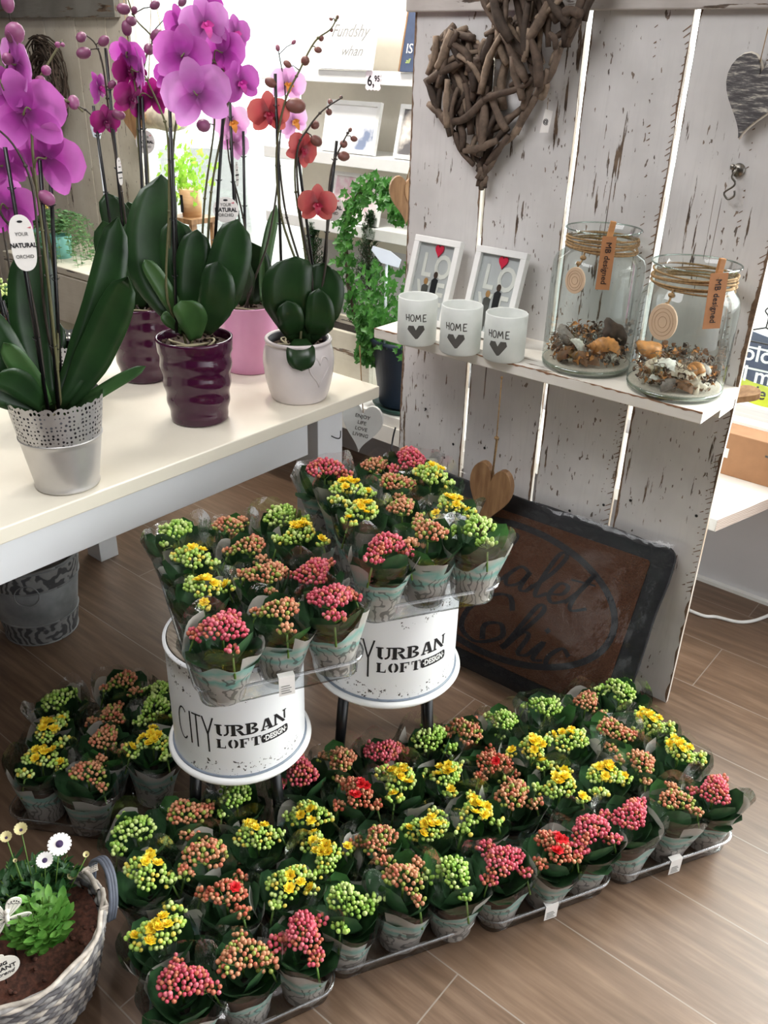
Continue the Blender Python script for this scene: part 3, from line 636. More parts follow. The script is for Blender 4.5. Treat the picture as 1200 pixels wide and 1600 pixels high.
def lacepot(H, rb, rt):
    def f(t):
        zb = H * .58; rz = rb + (rt - rb) * .58; mb = MB()
        mb.lathe([(.0005, .001), (rb - .003, 0), (rb, .002), (rb + .0015, .005), (rb, .008)] + [(rb + (rz - rb) * i / 10, .008 + (zb - .008) * i / 10) for i in range(1, 11)] + [(rz + .002, zb + .001), (rz + .002, zb + .003), (rz, zb + .004)], 56); mb.build('pot', m_silver, t)
        seg, n = 120, 6; vs = []; fs = []; uv = []
        for i in range(n + 1):
            for k in range(seg + 1):
                a = 2 * PI * k / seg; u = i / n; z = zb + .002 + (H - zb) * u + (.0055 * abs(math.sin(a * 11)) if i == n else 0); r = rz + (rt - rz) * u; vs.append((r * math.cos(a), r * math.sin(a), z)); uv.append((k / seg, u))
        for i in range(n):
            for k in range(seg): fs.append((i * (seg + 1) + k, i * (seg + 1) + k + 1, (i + 1) * (seg + 1) + k + 1, (i + 1) * (seg + 1) + k))
        mb = MB(); mb.add(vs, fs); me = mb.mesh('lace_rim', m_lace); ul = me.uv_layers.new(name='UVMap')
        for lp in me.loops: ul.data[lp.index].uv = uv[lp.vertex_index]
        link('lace_rim', me, t); fill(t, rz, zb + .012)
        mb = MB(); mb.lathe([(rz * .95, zb + .002), (rz * .95, zb + .012), (rt * .86, H - .016), (rt * .84, H - .02)], 36); mb.build('inner_pot', m_lining, t)
        return zb + .012
    return f
def spot(px, py, r):                                   # centre of a round foot whose front edge is seen at (px, py)
    p = onz(px, py, TZ); d = Vector((p.x, p.y, 0)).normalized(); p = p + d * r; p.z = TZ; return p
OC = spot(314, 668, .064); OB = spot(229, 602, .066); OD = spot(392, 586, .068); OE = spot(468, 633, .066); OA = spot(110, 775, .066); OF = spot(45, 690, .066) + Vector((-.03, .1, 0))
def hgt(c, r, py):                                     # height of a rim whose nearest edge is seen at row py
    d = Vector((c.x, c.y, 0)).normalized(); return zat(c.x - d.x * r, c.y - d.y * r, py) - TZ
def scale_r(c, wpx, z): return wpx * ((Vector((c.x, c.y, z)) - CAM).length) / F_PX / 2
rC = scale_r(OC, 114, .9); rB = scale_r(OB, 104, .9); rD = scale_r(OD, 93, .9); rE = scale_r(OE, 106, .85); rA = scale_r(OA, 134, .9)
HC = hgt(OC, rC, 543); HB = hgt(OB, rB, 488); HD = hgt(OD, rD, 487); HE = hgt(OE, rE, 543); HA = hgt(OA, rA, 645)
bC, bB, bD, bE, bA = [scale_r(c, w, .76) for c, w in ((OC, 84), (OB, 66), (OD, 78), (OE, 84), (OA, 90))]

orchid('magenta orchid in silver pot with a pierced lace rim, nearest the camera', OA, lacepot(HA, bA, rA), 'magenta',
    [(26, 100, 84, 115, 5, 10, .0, 'lilac'), (8, 140, 60, 160, 0, 0), (38, 178, 120, 165, 5, -8, -.01), (72, 246, 112, 160, 12, 25, .0), (4, 258, 72, 160, 10, -12, .02), (12, 325, 86, 175, 0, 5, .03)],
    [(23, 52, 30), (72, 110, 16), (63, 127, 17), (90, 70, 9), (98, 70, 7), (98, 162, 18), (115, 160, 19), (70, 153, 20), (72, 309, 24), (12, 92, 18), (12, 5, 20)],
    [[(75, 520, .02), (62, 400), (50, 290), (20, 225), (-20, 190)], [(90, 480), (72, 350), (45, 240), (50, 150), (75, 100), (98, 62)], [(60, 520), (30, 380), (0, 330), (-15, 250), (10, 110), (20, 55)], [(82, 500), (66, 360), (50, 210), (72, 156), (110, 160), (130, 175)]],
    [((85, 640), (150, 500), (184, 338), 50, (0, .02, .04), m_oleaf), ((98, 640), (155, 540), (200, 432), 52, (0, .0, -.02), m_oleaf), ((95, 655), (160, 610), (228, 572), 18, (0, 0, 0), m_oleaf2),
     ((75, 630), (50, 480), (60, 385), 62, (0, .04, .06)), ((60, 630), (15, 570), (-30, 480), 56, (0, 0, .02)), ((65, 640), (0, 610), (-60, 580), 44, (0, -.02, -.05)), ((75, 635), (45, 590), (5, 535), 34, (0, -.01, -.03), m_oleaf2), ((70, 640), (30, 600), (-10, 590), 40, (-.0, -.03, -.06))],
    [(98, 650, 78, 260), (92, 650, 62, 250), (75, 640, 8, 230)], [(36, 380, .052, .098, -.035), (33, 330, .034, .07, .05)])
orchid('orchid in a second silver lace pot, half hidden behind the nearest orchid', OF, lacepot(HA, bA, rA), 'magenta', [(-6, 300, 70, 170, 0, 0), (14, 345, 66, 150, 0, 20)], [(-8, 240, 16)],
    [[(35, 560), (20, 450), (0, 330), (-12, 250)], [(20, 560), (-5, 420), (-20, 330)]], [((45, 600), (20, 540), (-20, 500), 40, (0, .02, .04)), ((45, 600), (75, 560), (90, 500), 36, (0, .02, .04))], [(40, 600, 5, 470), (28, 600, -10, 420)], [])
orchid('wine-coloured orchid in dark purple pot, farther of the two purple pots', OB, ridged(HB, bB, rB, m_purple), 'dark',
    [(154, 138, 46, 60, 0, 20, 0, 'magenta'), (165, 190, 46, 20, -10, 0), (200, 88, 56, 150, 20, 0, 0, 'magenta'), (200, 112, 50, 30, 0, 10, .01), (218, 112, 66, 100, 0, 10, -.02, 'lilac'), (205, 156, 56, 25, 0, -20), (238, 152, 54, 160, 0, 10, 0)],
    [(127, 58, 15), (131, 83, 18), (162, 64, 15), (193, 14, 17), (198, 44, 17), (205, 33, 15), (245, 56, 19), (233, 77, 18), (185, 179, 17), (175, 132, 12), (210, 16, 10), (242, 8, 13), (285, 3, 12)],
    [[(205, 400), (190, 300), (172, 190), (162, 110), (150, 70), (130, 52)], [(215, 400), (222, 300), (214, 180), (228, 90), (238, 60), (212, 30), (197, -10)], [(225, 420), (232, 330), (228, 220), (212, 140), (200, 60)], [(190, 430), (165, 300), (148, 190), (112, 162)]],
    [((215, 480), (200, 390), (165, 300), 46, (0, .03, .06)), ((222, 480), (225, 400), (200, 315), 58, (0, .05, .08)), ((215, 482), (185, 420), (160, 345), 46, (0, 0, 0)), ((230, 480), (245, 430), (272, 460), 24, (0, -.02, -.05), m_oleaf2), ((215, 484), (215, 430), (196, 350), 40, (0, -.02, 0)), ((240, 480), (262, 470), (285, 440), 26, (0, .03, .05)), ((205, 485), (190, 470), (178, 430), 26, (0, -.02, -.02))],
    [(205, 490, 165, 75), (240, 485, 222, 150), (230, 490, 216, 150), (190, 470, 146, 165)], [(187, 268, .022, .064, -.03, False, 55), (227, 222, .046, .056, .04, True)])
orchid('large lilac orchid in glossy dark purple ridged pot, front middle of the table', OC, ridged(HC, bC, rC, m_purple), 'magenta',
    [(282, 42, 60, 140, 10, 0, .03), (320, 38, 76, 20, -5, 10, .0, 'lilac'), (348, 82, 76, 150, 0, 0, .02), (285, 88, 86, 165, 5, 10, -.02, 'magenta'), (308, 148, 104, 170, 5, -12, -.03, 'lilac'), (342, 128, 70, 150, 0, 0, .05), (376, 130, 62, 20, 0, 15, .0), (368, 52, 50, 30, 0, 0, .03, 'lilac'), (262, 118, 46, 150, 0, 0, .04), (330, 12, 40, 150, 0, 0, .04)],
    [(318, 196, 22), (330, 105, 10), (292, 28, 14)],
    [[(268, 440), (266, 320), (274, 200), (285, 165), (300, 130), (310, 70)], [(320, 440, .03), (330, 300, .03), (352, 180, .03), (360, 128, .03), (330, 92, .03)], [(312, 440, .04), (320, 310, .04), (335, 195, .04), (330, 130, .04)], [(262, 470), (264, 330), (262, 215), (248, 165), (226, 118)]],
    [((295, 515), (240, 410), (252, 272), 74, (0, .02, .06), m_oleaf, 0), ((300, 515), (300, 440), (308, 358), 52, (0, .0, .01), m_oleaf), ((318, 515), (350, 440), (372, 342), 62, (0, -.01, .0), m_oleaf), ((318, 520), (338, 470), (340, 408), 52, (0, -.03, -.03), m_oleaf), ((305, 530), (300, 495), (282, 470), 44, (-.02, -.05, -.06), m_oleaf2), ((285, 520), (262, 500), (256, 488), 16, (0, -.02, -.02), m_oleaf2), ((300, 520), (290, 440), (270, 340), 60, (0, .01, .03)), ((290, 515), (258, 455), (225, 405), 26, (0, -.01, -.02), m_oleaf2)],
    [(283, 525, 260, 68), (330, 470, 352, 130, .03), (276, 520, 266, 200)], [(353, 328, .058, .056, .03, True)])
orchid('pale pink orchid with orange throats in smooth pink pot behind the heart pot', OD, smoothpot(HD, bD, rD, m_pinkpot), 'pale',
    [(362, 192, 60, 20, 0, 10), (366, 222, 52, 150, 0, 30, .02), (450, 132, 56, 15, 0, -10, .0), (458, 190, 54, 30, 0, 25, .03)],
    [(434, 75, 8), (459, 66, 7)],
    [[(385, 420), (372, 330), (362, 260), (360, 200)], [(400, 430), (418, 380), (432, 300), (438, 210), (446, 150), (436, 85)], [(390, 420), (380, 340), (358, 250), (352, 160)]],
    [((410, 470), (414, 400), (432, 320), 26, (0, .02, .03), m_oleaf2, 50), ((385, 475), (372, 430), (352, 385), 46, (0, -.01, -.02)), ((395, 475), (402, 430), (392, 378), 44, (0, .02, .02)), ((410, 476), (428, 470), (446, 452), 26, (0, .02, .04), m_oleaf2)],
    [(372, 475, 358, 130), (385, 470, 380, 205)], [(370, 272, .02, .06, 0, False, 60)])
orchid('coral orchid in white pot with a raised heart, at the table corner', OE, heartpot(HE, bE, scale_r(OE, 106, .83) + .003, rE - .007, math.atan2(-OE.y, -OE.x) + .62), 'coral',
    [(420, 178, 64, 5, -5, 2), (472, 234, 56, 35, 0, -30), (496, 320, 62, 5, 0, -2, -.03)],
    [(423, 129, 16), (449, 100, 11), (477, 95, 15), (497, 78, 10), (502, 60, 9), (518, 47, 6), (527, 27, 6), (517, 30, 5), (462, 165, 26), (492, 195, 15), (494, 220, 18), (514, 175, 11), (516, 159, 9), (533, 152, 6), (537, 225, 14), (553, 217, 10), (547, 203, 7), (537, 244, 17)],
    [[(470, 440), (440, 340), (432, 240), (445, 160), (468, 110), (492, 65), (517, 45), (527, 25)], [(478, 450), (448, 340), (436, 250), (430, 160), (430, 125)], [(488, 440), (470, 340), (464, 240), (482, 200), (505, 172), (535, 152)], [(505, 440), (512, 330), (518, 265), (533, 228), (545, 205)], [(480, 440), (462, 300), (462, 235)]],
    [((470, 535), (448, 460), (462, 400), 74, (0, -.02, -.01)), ((478, 535), (505, 470), (505, 410), 60, (0, -.01, .0)), ((472, 528), (478, 470), (484, 415), 80, (0, .02, .02)), ((470, 530), (470, 552), (472, 580), 44, (-.04, -.09, -.1)), ((460, 525), (455, 500), (448, 470), 40, (0, -.03, -.03)), ((490, 525), (500, 500), (498, 450), 44, (0, -.03, -.03))],
    [(505, 420, 526, 220), (490, 430, 462, 215), (440, 440, 430, 115)], [(517, 325, .062, .062, .02, True)])

# ------------------------------------------------------------------ white metal drum stools
def stencil(parent, R, zc, size, face):
    """CITY in thin tall capitals, URBAN and LOFT in stencil slab capitals, DESIGN reversed out of a black lozenge"""
    S = size; polys = []; rect = lambda x, y, w, h: [(x, y), (x + w, y), (x + w, y + h), (x, y + h)]
    def arc(cx, cy, rx, ry, a0, a1, wx, wy, n=10):
        A = [math.radians(a0 + (a1 - a0) * i / n) for i in range(n + 1)]
        return [[(cx + rx * math.cos(p), cy + ry * math.sin(p)), (cx + rx * math.cos(q), cy + ry * math.sin(q)), (cx + (rx - wx) * math.cos(q), cy + (ry - wy) * math.sin(q)), (cx + (rx - wx) * math.cos(p), cy + (ry - wy) * math.sin(p))] for p, q in zip(A, A[1:])]
    def bar(x0, y0, x1, y1, w): return [(x0 - w / 2, y0), (x0 + w / 2, y0), (x1 + w / 2, y1), (x1 - w / 2, y1)]
    w = .05
    x = -1.62
    polys += arc(x + .22, .06, .22, .58, 50, 310, w, w, 22); x += .46
    polys += [rect(x + .03, -.52, w, 1.14)]; x += .13
    polys += [rect(x + .12, -.56, w, 1.18), rect(x - .0, .62 - w, .30, w)]; x += .34
    polys += [bar(x + .15, .02, x + .0, .62, w), bar(x + .15, .02, x + .32, .62, w), rect(x + .13, -.62, w, .66)]
    def slab(ch, x, y, h):
        P = []; W_ = h * .86; st = h * .27; g = h * .05; sf = h * .12; th = h * .1
        V = lambda xx, ww=st: [rect(xx, y, ww, h), rect(xx - sf * .6, y, ww + sf * 1.2, th), rect(xx - sf * .6, y + h - th, ww + sf * 1.2, th)]
        if ch == 'U': P += [rect(x, y + h * .28, st, h * .72), rect(x - sf, y + h - th, st + 2 * sf, th), rect(x + W_ - st * .6, y + h * .28, st * .55, h * .72), rect(x + W_ - st * .6 - sf, y + h - th, st * .55 + 2 * sf, th)] + arc(x + W_ * .46, y + h * .3, W_ * .46, h * .3, 182, 262, st * .9, h * .16) + arc(x + W_ * .5, y + h * .3, W_ * .44, h * .3, 280, 358, st * .5, h * .14)
        elif ch == 'R': P += V(x) + arc(x + st + g, y + h * .74, W_ * .56, h * .26, -88, 88, st * .9, h * .12) + [bar(x + W_ * .92, y, x + st + g + W_ * .2, y + h * .46, st * .95), rect(x + W_ * .8, y, st * .95, th)]
        elif ch == 'B': P += V(x) + arc(x + st + g, y + h * .75, W_ * .5, h * .25, -88, 88, st * .85, h * .11) + arc(x + st + g, y + h * .26, W_ * .58, h * .26, -88, 88, st * .9, h * .12)
        elif ch == 'A': P += [bar(x + W_ * .85, y, x + W_ * .5, y + h, st), bar(x + W_ * .1, y, x + W_ * .38, y + h * .95, st * .45), rect(x - sf * .4, y, st * .45 + sf * 1.8, th), rect(x + W_ * .85 - st * .5 - sf, y, st + 2 * sf, th), rect(x + W_ * .3, y + h * .24, W_ * .3, h * .1)]
        elif ch == 'N': P += [rect(x, y, st * .5, h), rect(x - sf * .8, y, st * .5 + sf * 1.6, th), bar(x + W_ - st * .2, y, x + st * .2, y + h, st * .95), rect(x + W_ - st * .2, y + h * .2, st * .5, h * .8), rect(x + W_ - st * .2 - sf * .8, y + h - th, st * .5 + sf * 1.6, th)]
        elif ch == 'L': P += V(x) + [rect(x + st + g, y, W_ * .45, th), [(x + W_ * .72, y), (x + W_ * .84, y), (x + W_ * .84, y + h * .36), (x + W_ * .78, y + h * .3)]]
        elif ch == 'O': P += arc(x + W_ * .44, y + h * .5, W_ * .46, h * .5, 100, 260, st * .95, h * .12, 14) + arc(x + W_ * .52, y + h * .5, W_ * .46, h * .5, -80, 80, st * .95, h * .12, 14)
        elif ch == 'F': P += V(x) + [rect(x + st + g, y + h - th, W_ * .5, th), rect(x + W_ * .78, y + h * .68, h * .07, h * .32), rect(x + st + g, y + h * .45, W_ * .22, th), rect(x + W_ * .5, y + h * .34, h * .07, h * .3)]
        elif ch == 'T': P += [rect(x + W_ * .3, y, st, h), rect(x + W_ * .22, y, st + sf * 1.6, th), rect(x, y + h - th, W_ * .25, th), rect(x + W_ * .68, y + h - th, W_ * .25, th), rect(x, y + h * .66, h * .07, h * .34), rect(x + W_ * .88, y + h * .66, h * .07, h * .34)]
        return P
    x = -.28
    for ch in 'URBAN': polys += slab(ch, x, .02, .40); x += .41
    x = -.28
    for ch in 'LOFT': polys += slab(ch, x, -.42, .32); x += .305 if ch != 'O' else .33
    loz = rect(.98, -.40, .80, .26); polys += [rect(.985, -.415, .78, .29)] + [[(.985, -.405), (.985, -.135), (.945, -.165), (.93, -.27), (.945, -.375)], [(1.765, -.405), (1.805, -.375), (1.82, -.27), (1.805, -.165), (1.765, -.135)]]
    def wrap(mb, vs, fs, off, mat):
        bm = bmesh.new(); vv = [bm.verts.new(v) for v in vs]
        for f in fs:
            try: bm.faces.new([vv[i] for i in f])
            except ValueError: pass
        xs_ = sorted(v[0] for v in vs); xx = xs_[0]
        while xx < xs_[-1]:
            bmesh.ops.bisect_plane(bm, geom=bm.verts[:] + bm.edges[:] + bm.faces[:], plane_co=(xx, 0, 0), plane_no=(1, 0, 0)); xx += .01
        out = MB(); bm.verts.index_update()
        for v in bm.verts:
            a = face + v.co.x / R; r = R + off + v.co.z * 0; v.co = (r * math.cos(a), r * math.sin(a), zc + v.co.y)
        out.add([v.co.copy() for v in bm.verts], [[v.index for v in f.verts] for f in bm.faces], 0, False); bm.free(); return out.build('lettering', mat, parent)
    vs = []; fs = []
    for p in polys: o = len(vs); vs += [(a * S, b * S, 0) for a, b in p]; fs.append(tuple(range(o, o + len(p))))
    wrap(None, vs, fs, .0006, m_black)
    vs, fs = glyphs('\u00b7DESIGN\u00b7', S * .235, bold=.0007, ext=0, spacing=1.02)
    vs = [(v.x * .80 + 1.375 * S, v.y * 1.1 - .265 * S, 0) for v in vs]; wrap(None, vs, fs, .0012, m_white)
def drum(label, c, R, ztop, zbot, face, size, zc):
    t = thing('drum_stool', label, 'stool', c)
    mb = MB(); mb.lathe([(R, zbot), (R, zbot + .01)] + [(R, zbot + .01 + (ztop - zbot - .02) * i / 6) for i in range(1, 7)] + [(R + .003, ztop - .006), (R + .003, ztop - .001), (R - .004, ztop)], 72)
    o = mb.build('drum', m_drum, t)
    o.data.transform(Matrix.Translation((0, 0, -zbot))); o.location.z = zbot
    mb = MB(); mb.lathe([(R - .001, zbot + .012), (R + .010, zbot + .010), (R + .014, zbot + .004), (R + .010, zbot - .003), (R - .002, zbot - .004)], 72); mb.build('bottom_rim', m_white, t)
    mb = MB(); mb.lathe([(R - .001, zbot + .0155), (R + .004, zbot + .0145), (R + .004, zbot + .012)], 72); mb.build('rim_line', plain('rim_blue_grey', '#7d8794', .4), t)
    mb = MB(); mb.lathe([(.0005, ztop - .004), (R - .006, ztop - .004), (R - .006, ztop + .002), (R - .008, ztop + .004), (.0005, ztop + .004)], 64); mb.build('wooden_top', m_topwood, t)
    for k in range(4):
        a = face + PI / 4 + k * PI / 2; q = MB(); p0 = Vector((math.cos(a) * R * .82, math.sin(a) * R * .82, zbot + .01)); p1 = Vector((math.cos(a) * R * 1.0, math.sin(a) * R * 1.0, 0.001)); q.tube([p1, p0], .0125, 10); q.build('leg', m_blackmetal, t)
    stencil(t, R, zc, size, face); return t
def fitz(l, r_, b, z):
    c = onz((l + r_) / 2, b - 40, z); c = Vector((c.x, c.y)); R = .16
    for _ in range(150):
        E_ = [proj((c.x + R * math.cos(a), c.y + R * math.sin(a), z)) for a in [i * PI / 45 for i in range(90)]]; x0 = min(e[0] for e in E_); x1 = max(e[0] for e in E_); yb = max(e[1] for e in E_)
        R += ((r_ - l) - (x1 - x0)) * .0004; p = onz((l + r_) / 2 + ((l + r_) - (x0 + x1)) * .25, b + (b - yb) * .5, z) - onz((l + r_) / 2, b, z); c += Vector((p.x, p.y))
    return c, R
ZA0, ZA1, ZB0, ZB1 = .245, .520, .30, .583
cA, RA = fitz(264, 486, 1228, ZA0); cB, RB = fitz(489, 718, 1108, ZB0)
RA -= .013; RB -= .013
cA = Vector((cA.x, cA.y, 0)); cB = Vector((cB.x, cB.y, 0))
def face_at(c, R, px, py, z):                            # the bearing on the drum that is seen at (px, py)
    best = min((abs(proj((c.x + R * math.cos(a), c.y + R * math.sin(a), z))[0] - px), a) for a in [math.atan2(-c.y, -c.x) + i * .005 for i in range(-280, 280)]); return best[1]
fa = face_at(cA, RA, 355, 1145, .36); fb = face_at(cB, RB, 606, 1010, .42)
drum('white drum stool with CITY URBAN LOFT DESIGN lettering, left and nearer of the two', cA, RA, ZA1, ZA0, fa, .072, .118 + ZA0)
drum('white drum stool with CITY URBAN LOFT DESIGN lettering, right and farther of the two', cB, RB, ZB1, ZB0, fb, .079, .122 + ZB0)

# ------------------------------------------------------------------ kalanchoes in their trays
def kal_leafshape(u): return min(1, .35 + 2.4 * u) * max(0, 1 - max(0, (u - .45) / .55) ** 2.2) ** .5 * (1 + .05 * math.sin(u * 30))
def foliage(seed):
    rr = random.Random(seed); mb = MB()
    for ring, (n, L, w, el, z0) in enumerate(((7, .070, .062, 34, .094), (5, .080, .060, 58, .096), (4, .040, .036, 60, .105))):
        for k in range(n):
            a = 2 * PI * (k + .5 * ring + rr.uniform(-.25, .25)) / n; e = math.radians(el + rr.uniform(-12, 14)); LL = L * rr.uniform(.85, 1.15)
            d = Vector((math.cos(a) * math.cos(e), math.sin(a) * math.cos(e), math.sin(e))); p = Vector((math.cos(a) * (.006, .016, .006)[ring], math.sin(a) * (.006, .016, .006)[ring], z0 - .01))
            nrm = Vector((-math.cos(a) * math.sin(e), -math.sin(a) * math.sin(e), math.cos(e)))
            mb.leaf(p, p + d * LL, w * rr.uniform(.85, 1.15), bend=-.10, fold=.1, normal=nrm, n=8, mi=0 if rr.random() < .85 else 1, shape=kal_leafshape, cup=.14)
    mb.lathe([(.0005, .086), (.040, .084)], 14, mi=2)
    return mb.mesh('foliage', [m_kleaf, m_kleaf2, m_soil])
BK = {'pink': (['pink', 'rose', 'pink', 'coral'], 'olive'), 'orange': (['salmon', 'coral', 'olive', 'salmon', 'salmon'], 'green'), 'green': (['lime', 'green', 'pale'], 'green'), 'yellow': (['lime', 'butter', 'pale', 'lime'], 'green'), 'red': (['coral', 'salmon', 'rust'], 'olive')}
def cluster(kind, r, nb, seed, holes):
    """an umbel of plump buds on a low dome, on branching green stalks"""
    rr = random.Random(seed); mb = MB(); cols, low = BK[kind]; mats = [BUD[c] for c in cols] + [BUD[low], m_stemg]; L = len(cols); pts = []
    mb.tube([(0, 0, -.06), (0, 0, -r * .75)], .0022, 6, mi=L + 1)
    tries = 0
    while len(pts) < nb and tries < 4000:
        tries += 1; a = rr.random() * 2 * PI; u = rr.random() ** .55; lob = 1 + .22 * math.sin(2 * a + seed) + .13 * math.sin(3 * a + seed * 2)
        p = Vector((math.cos(a) * u * r * lob, math.sin(a) * u * r * lob, r * .58 * (1 - u * u) - rr.random() * .006))
        if any((p - q).length < .0070 for q, _ in pts) or any((p - h).length < .0115 for h in holes): continue
        pts.append((p, u))
    for p, u in pts:
        ax = (Vector((p.x, p.y, 0)) * .6 + Vector((0, 0, r * .9))).normalized(); s = rr.uniform(.0038, .0054)
        mb.ball(p, s, (.92, .92, 1.18), 7, 5, rr.randrange(L), ax, L); q = p * .35 + Vector((0, 0, -r * .65))
    for k in range(9):
        p, u = pts[rr.randrange(len(pts))]; mb.tube([Vector((0, 0, -r * .85)), p - Vector((0, 0, .004))], .001, 4, mi=L + 1, cap=False)
    return mb.mesh('flower_cluster', mats)
def bloom_mesh(col, seed):
    rr = random.Random(seed); mb = MB(); r = .0118
    for ring, (n, e, s) in enumerate(((7, 12, 1.0), (6, 36, .85), (5, 58, .62), (3, 78, .4))):
        for k in range(n):
            a = 2 * PI * (k + ring * .5) / n + rr.uniform(-.1, .1); ee = math.radians(e); d = Vector((math.cos(a) * math.cos(ee), math.sin(a) * math.cos(ee), math.sin(ee)))
            nrm = Vector((-math.cos(a) * math.sin(ee), -math.sin(a) * math.sin(ee), math.cos(ee))); mb.leaf((0, 0, 0), d * r * s, r * .82 * s, bend=-.1, normal=nrm, n=3, fold=.2, mi=1 if rr.random() < .07 else 0)
    return mb.mesh('bloom', [BLO[col], m_amber if col == 'yellow' else BLO[col]])
def sleeve_mesh(seed, front):
    rr = random.Random(seed); seg = 40; n = 14; ph = rr.random() * 6; vs = []; fs = []; mi = []; H = .150
    for i in range(n + 1):
        u = i / n
        for k in range(seg):
            a = 2 * PI * k / seg; top = H * (1 + .10 * math.cos(2 * a + ph) + .07 * math.sin(3 * a + ph) + .03 * math.sin(7 * a)); z = .006 + top * u
            r = .040 + .038 * u ** 1.3; r *= 1 + .035 * math.sin(5 * a + 6 * u + ph) * u + .05 * math.sin(2 * a + ph) * u
            vs.append((r * math.cos(a), r * math.sin(a), z))
    for i in range(n):
        for k in range(seg): fs.append((i * seg + k, i * seg + (k + 1) % seg, (i + 1) * seg + (k + 1) % seg, (i + 1) * seg + k)); mi.append(0 if i < 9 or (i < 12 and (math.sin(2 * PI * k / seg * 2 + ph) > .2)) else 1)
    mb = MB(); mb.add(vs, fs); mb.mi = mi; return mb.mesh('printed_sleeve', [m_print, m_film])
potmb = MB(); potmb.lathe([(.0005, .003), (.028, .003), (.030, .006), (.038, .075), (.042, .076), (.042, .088), (.039, .088)], 20); POT = potmb.mesh('pot', m_pot)
FOL = [foliage(s) for s in (11, 12, 13, 14)]; SLV = [sleeve_mesh(s, True) for s in (1, 2, 3, 4)]
BLM = {c: [bloom_mesh(c, s) for s in (1, 2)] for c in ('yellow', 'red')}
NB = {'pink': 66, 'orange': 58, 'green': 52, 'yellow': 46, 'red': 52}
def make_kal(kind, seed, nopen=None):
    rr = random.Random(seed); t = bpy.data.objects.new('potted_kalanchoe', None); COL.objects.link(t); t.empty_display_size = .02
    link('pot', POT, t); f = link('foliage', FOL[seed % 4], t); f.rotation_euler.z = rr.random() * 6; link('printed_sleeve', SLV[seed % 4], t).rotation_euler.z = rr.random() * 6
    spots = [((0, 0), .033 * rr.uniform(.9, 1.1), .162)]
    a = rr.random() * 6
    for k in range(rr.choice((2, 2, 3))): b = a + k * 1.9; spots.append(((math.cos(b) * .047, math.sin(b) * .047), rr.uniform(.012, .018), .150))
    for j, ((x, y), r, z) in enumerate(spots):
        holes = []; nop = (nopen if nopen is not None else {'yellow': rr.choice((3, 5, 6)), 'red': rr.choice((1, 2)), }.get(kind, 0)) if j == 0 else (1 if kind == 'yellow' and rr.random() < .5 else 0)
        for q in range(nop): aa = rr.uniform(0, 1.0) + a + (q * .8); u = rr.uniform(.15, .8) if j == 0 else .2; holes.append(Vector((math.cos(aa) * u * r, math.sin(aa) * u * r, r * .58 * (1 - u * u) + .001)))
        c = link('flower_cluster', cluster(kind, r, int(NB[kind] * (r / .032) ** 2), seed * 10 + j, holes), t, (x, y, z)); c.rotation_euler = (y * 6, -x * 6, 0)
        for h in holes: link('bloom', BLM['yellow' if kind == 'yellow' else 'red'][rr.randrange(2)], c, h).rotation_euler = (rr.uniform(-.5, .5), rr.uniform(-.5, .5), rr.random() * 6)
    return t
PROTO = {k: [make_kal(k, s + 3 * i, 5 if (k == 'red' and s == 40) else None) for i, s in enumerate(ss)] for k, ss in {'pink': (21, 22, 23), 'orange': (24, 25, 26, 27), 'green': (28, 29, 30), 'yellow': (31, 32, 33, 34), 'red': (37, 38, 40)}.items()}
index_kids(None); used = set()
def place_kal(kind, p, label, vi, rz, sc, tilt=(0, 0)):
    src = PROTO[kind][vi % len(PROTO[kind])]
    if src.name in used: o = copy_tree(src)
    else: used.add(src.name); o = src
    o.location = p; o.rotation_euler = (tilt[0], tilt[1], rz); o.scale = (sc, sc, sc * R_.uniform(.96, 1.05))
    tag(o, label, 'potted kalanchoe', 'sleeved kalanchoes in clear trays'); return o
def rbox(w, l, r, n=5):
    P = []
    for cx, cy, a0 in ((w / 2 - r, l / 2 - r, 0), (-w / 2 + r, l / 2 - r, 90), (-w / 2 + r, -l / 2 + r, 180), (w / 2 - r, -l / 2 + r, 270)):
        for i in range(n + 1): a = math.radians(a0 + 90 * i / n); P.append((cx + r * math.cos(a), cy + r * math.sin(a)))
    return P
def tray(label, c, ang, w, l, sticker, pots, front_side=1):
    t = thing('plant_tray', label, 'tray', c, ang, 'clear plastic plant trays'); rings = []
    lv = [(-.006, .002), (-.002, .0), (.0, .004), (.003, .038), (.006, .044), (.010, .045), (.011, .038)]
    for off, z in lv: rings.append([(x, y, z) for x, y in rbox(w + 2 * off, l + 2 * off, .03 + max(off, -.01))])
    n = len(rings[0]); vs = [p for r in rings for p in r]; fs = [(i * n + k, i * n + (k + 1) % n, (i + 1) * n + (k + 1) % n, (i + 1) * n + k) for i in range(len(rings) - 1) for k in range(n)] + [tuple(range(n))[::-1]]
    mb = MB(); mb.add(vs, fs, 0, True); mb.build('tray_shell', m_tray, t)
    mb = MB(); ed = [(x, y, .0445) for x, y in rbox(w + .021, l + .021, .04)]; mb.tube(ed + ed[:2], .0013, 6, cap=False); mb.build('rolled_lip', m_tray, t)
    mb = MB()
    for x, y in pots: mb.lathe([(.034, .003), (.0385, .024), (.0395, .025)], 20, c=(x, y, 0))
    mb.build('pot_cups', m_tray, t)
    if sticker is not None:
        mb = MB(); x = w / 2 + .0125; mb.add([(x - .012, sticker - .015, .047), (x - .012, sticker + .015, .047), (x + .0005, sticker - .015, .046), (x + .0005, sticker + .015, .046), (x, sticker - .015, .004), (x, sticker + .015, .004)], [(0, 2, 3, 1), (2, 4, 5, 3)], 0, False); s = mb.build('barcode_sticker', m_paper, t)
        mb = MB()
        for k in range(4): mb.box((x + .0012, sticker - .011, .010 + .005 * k), (x + .0016, sticker + .008 - .003 * (k % 2), .0115 + .005 * k))
        mb.build('printed_lines', m_grey, s)
    return t
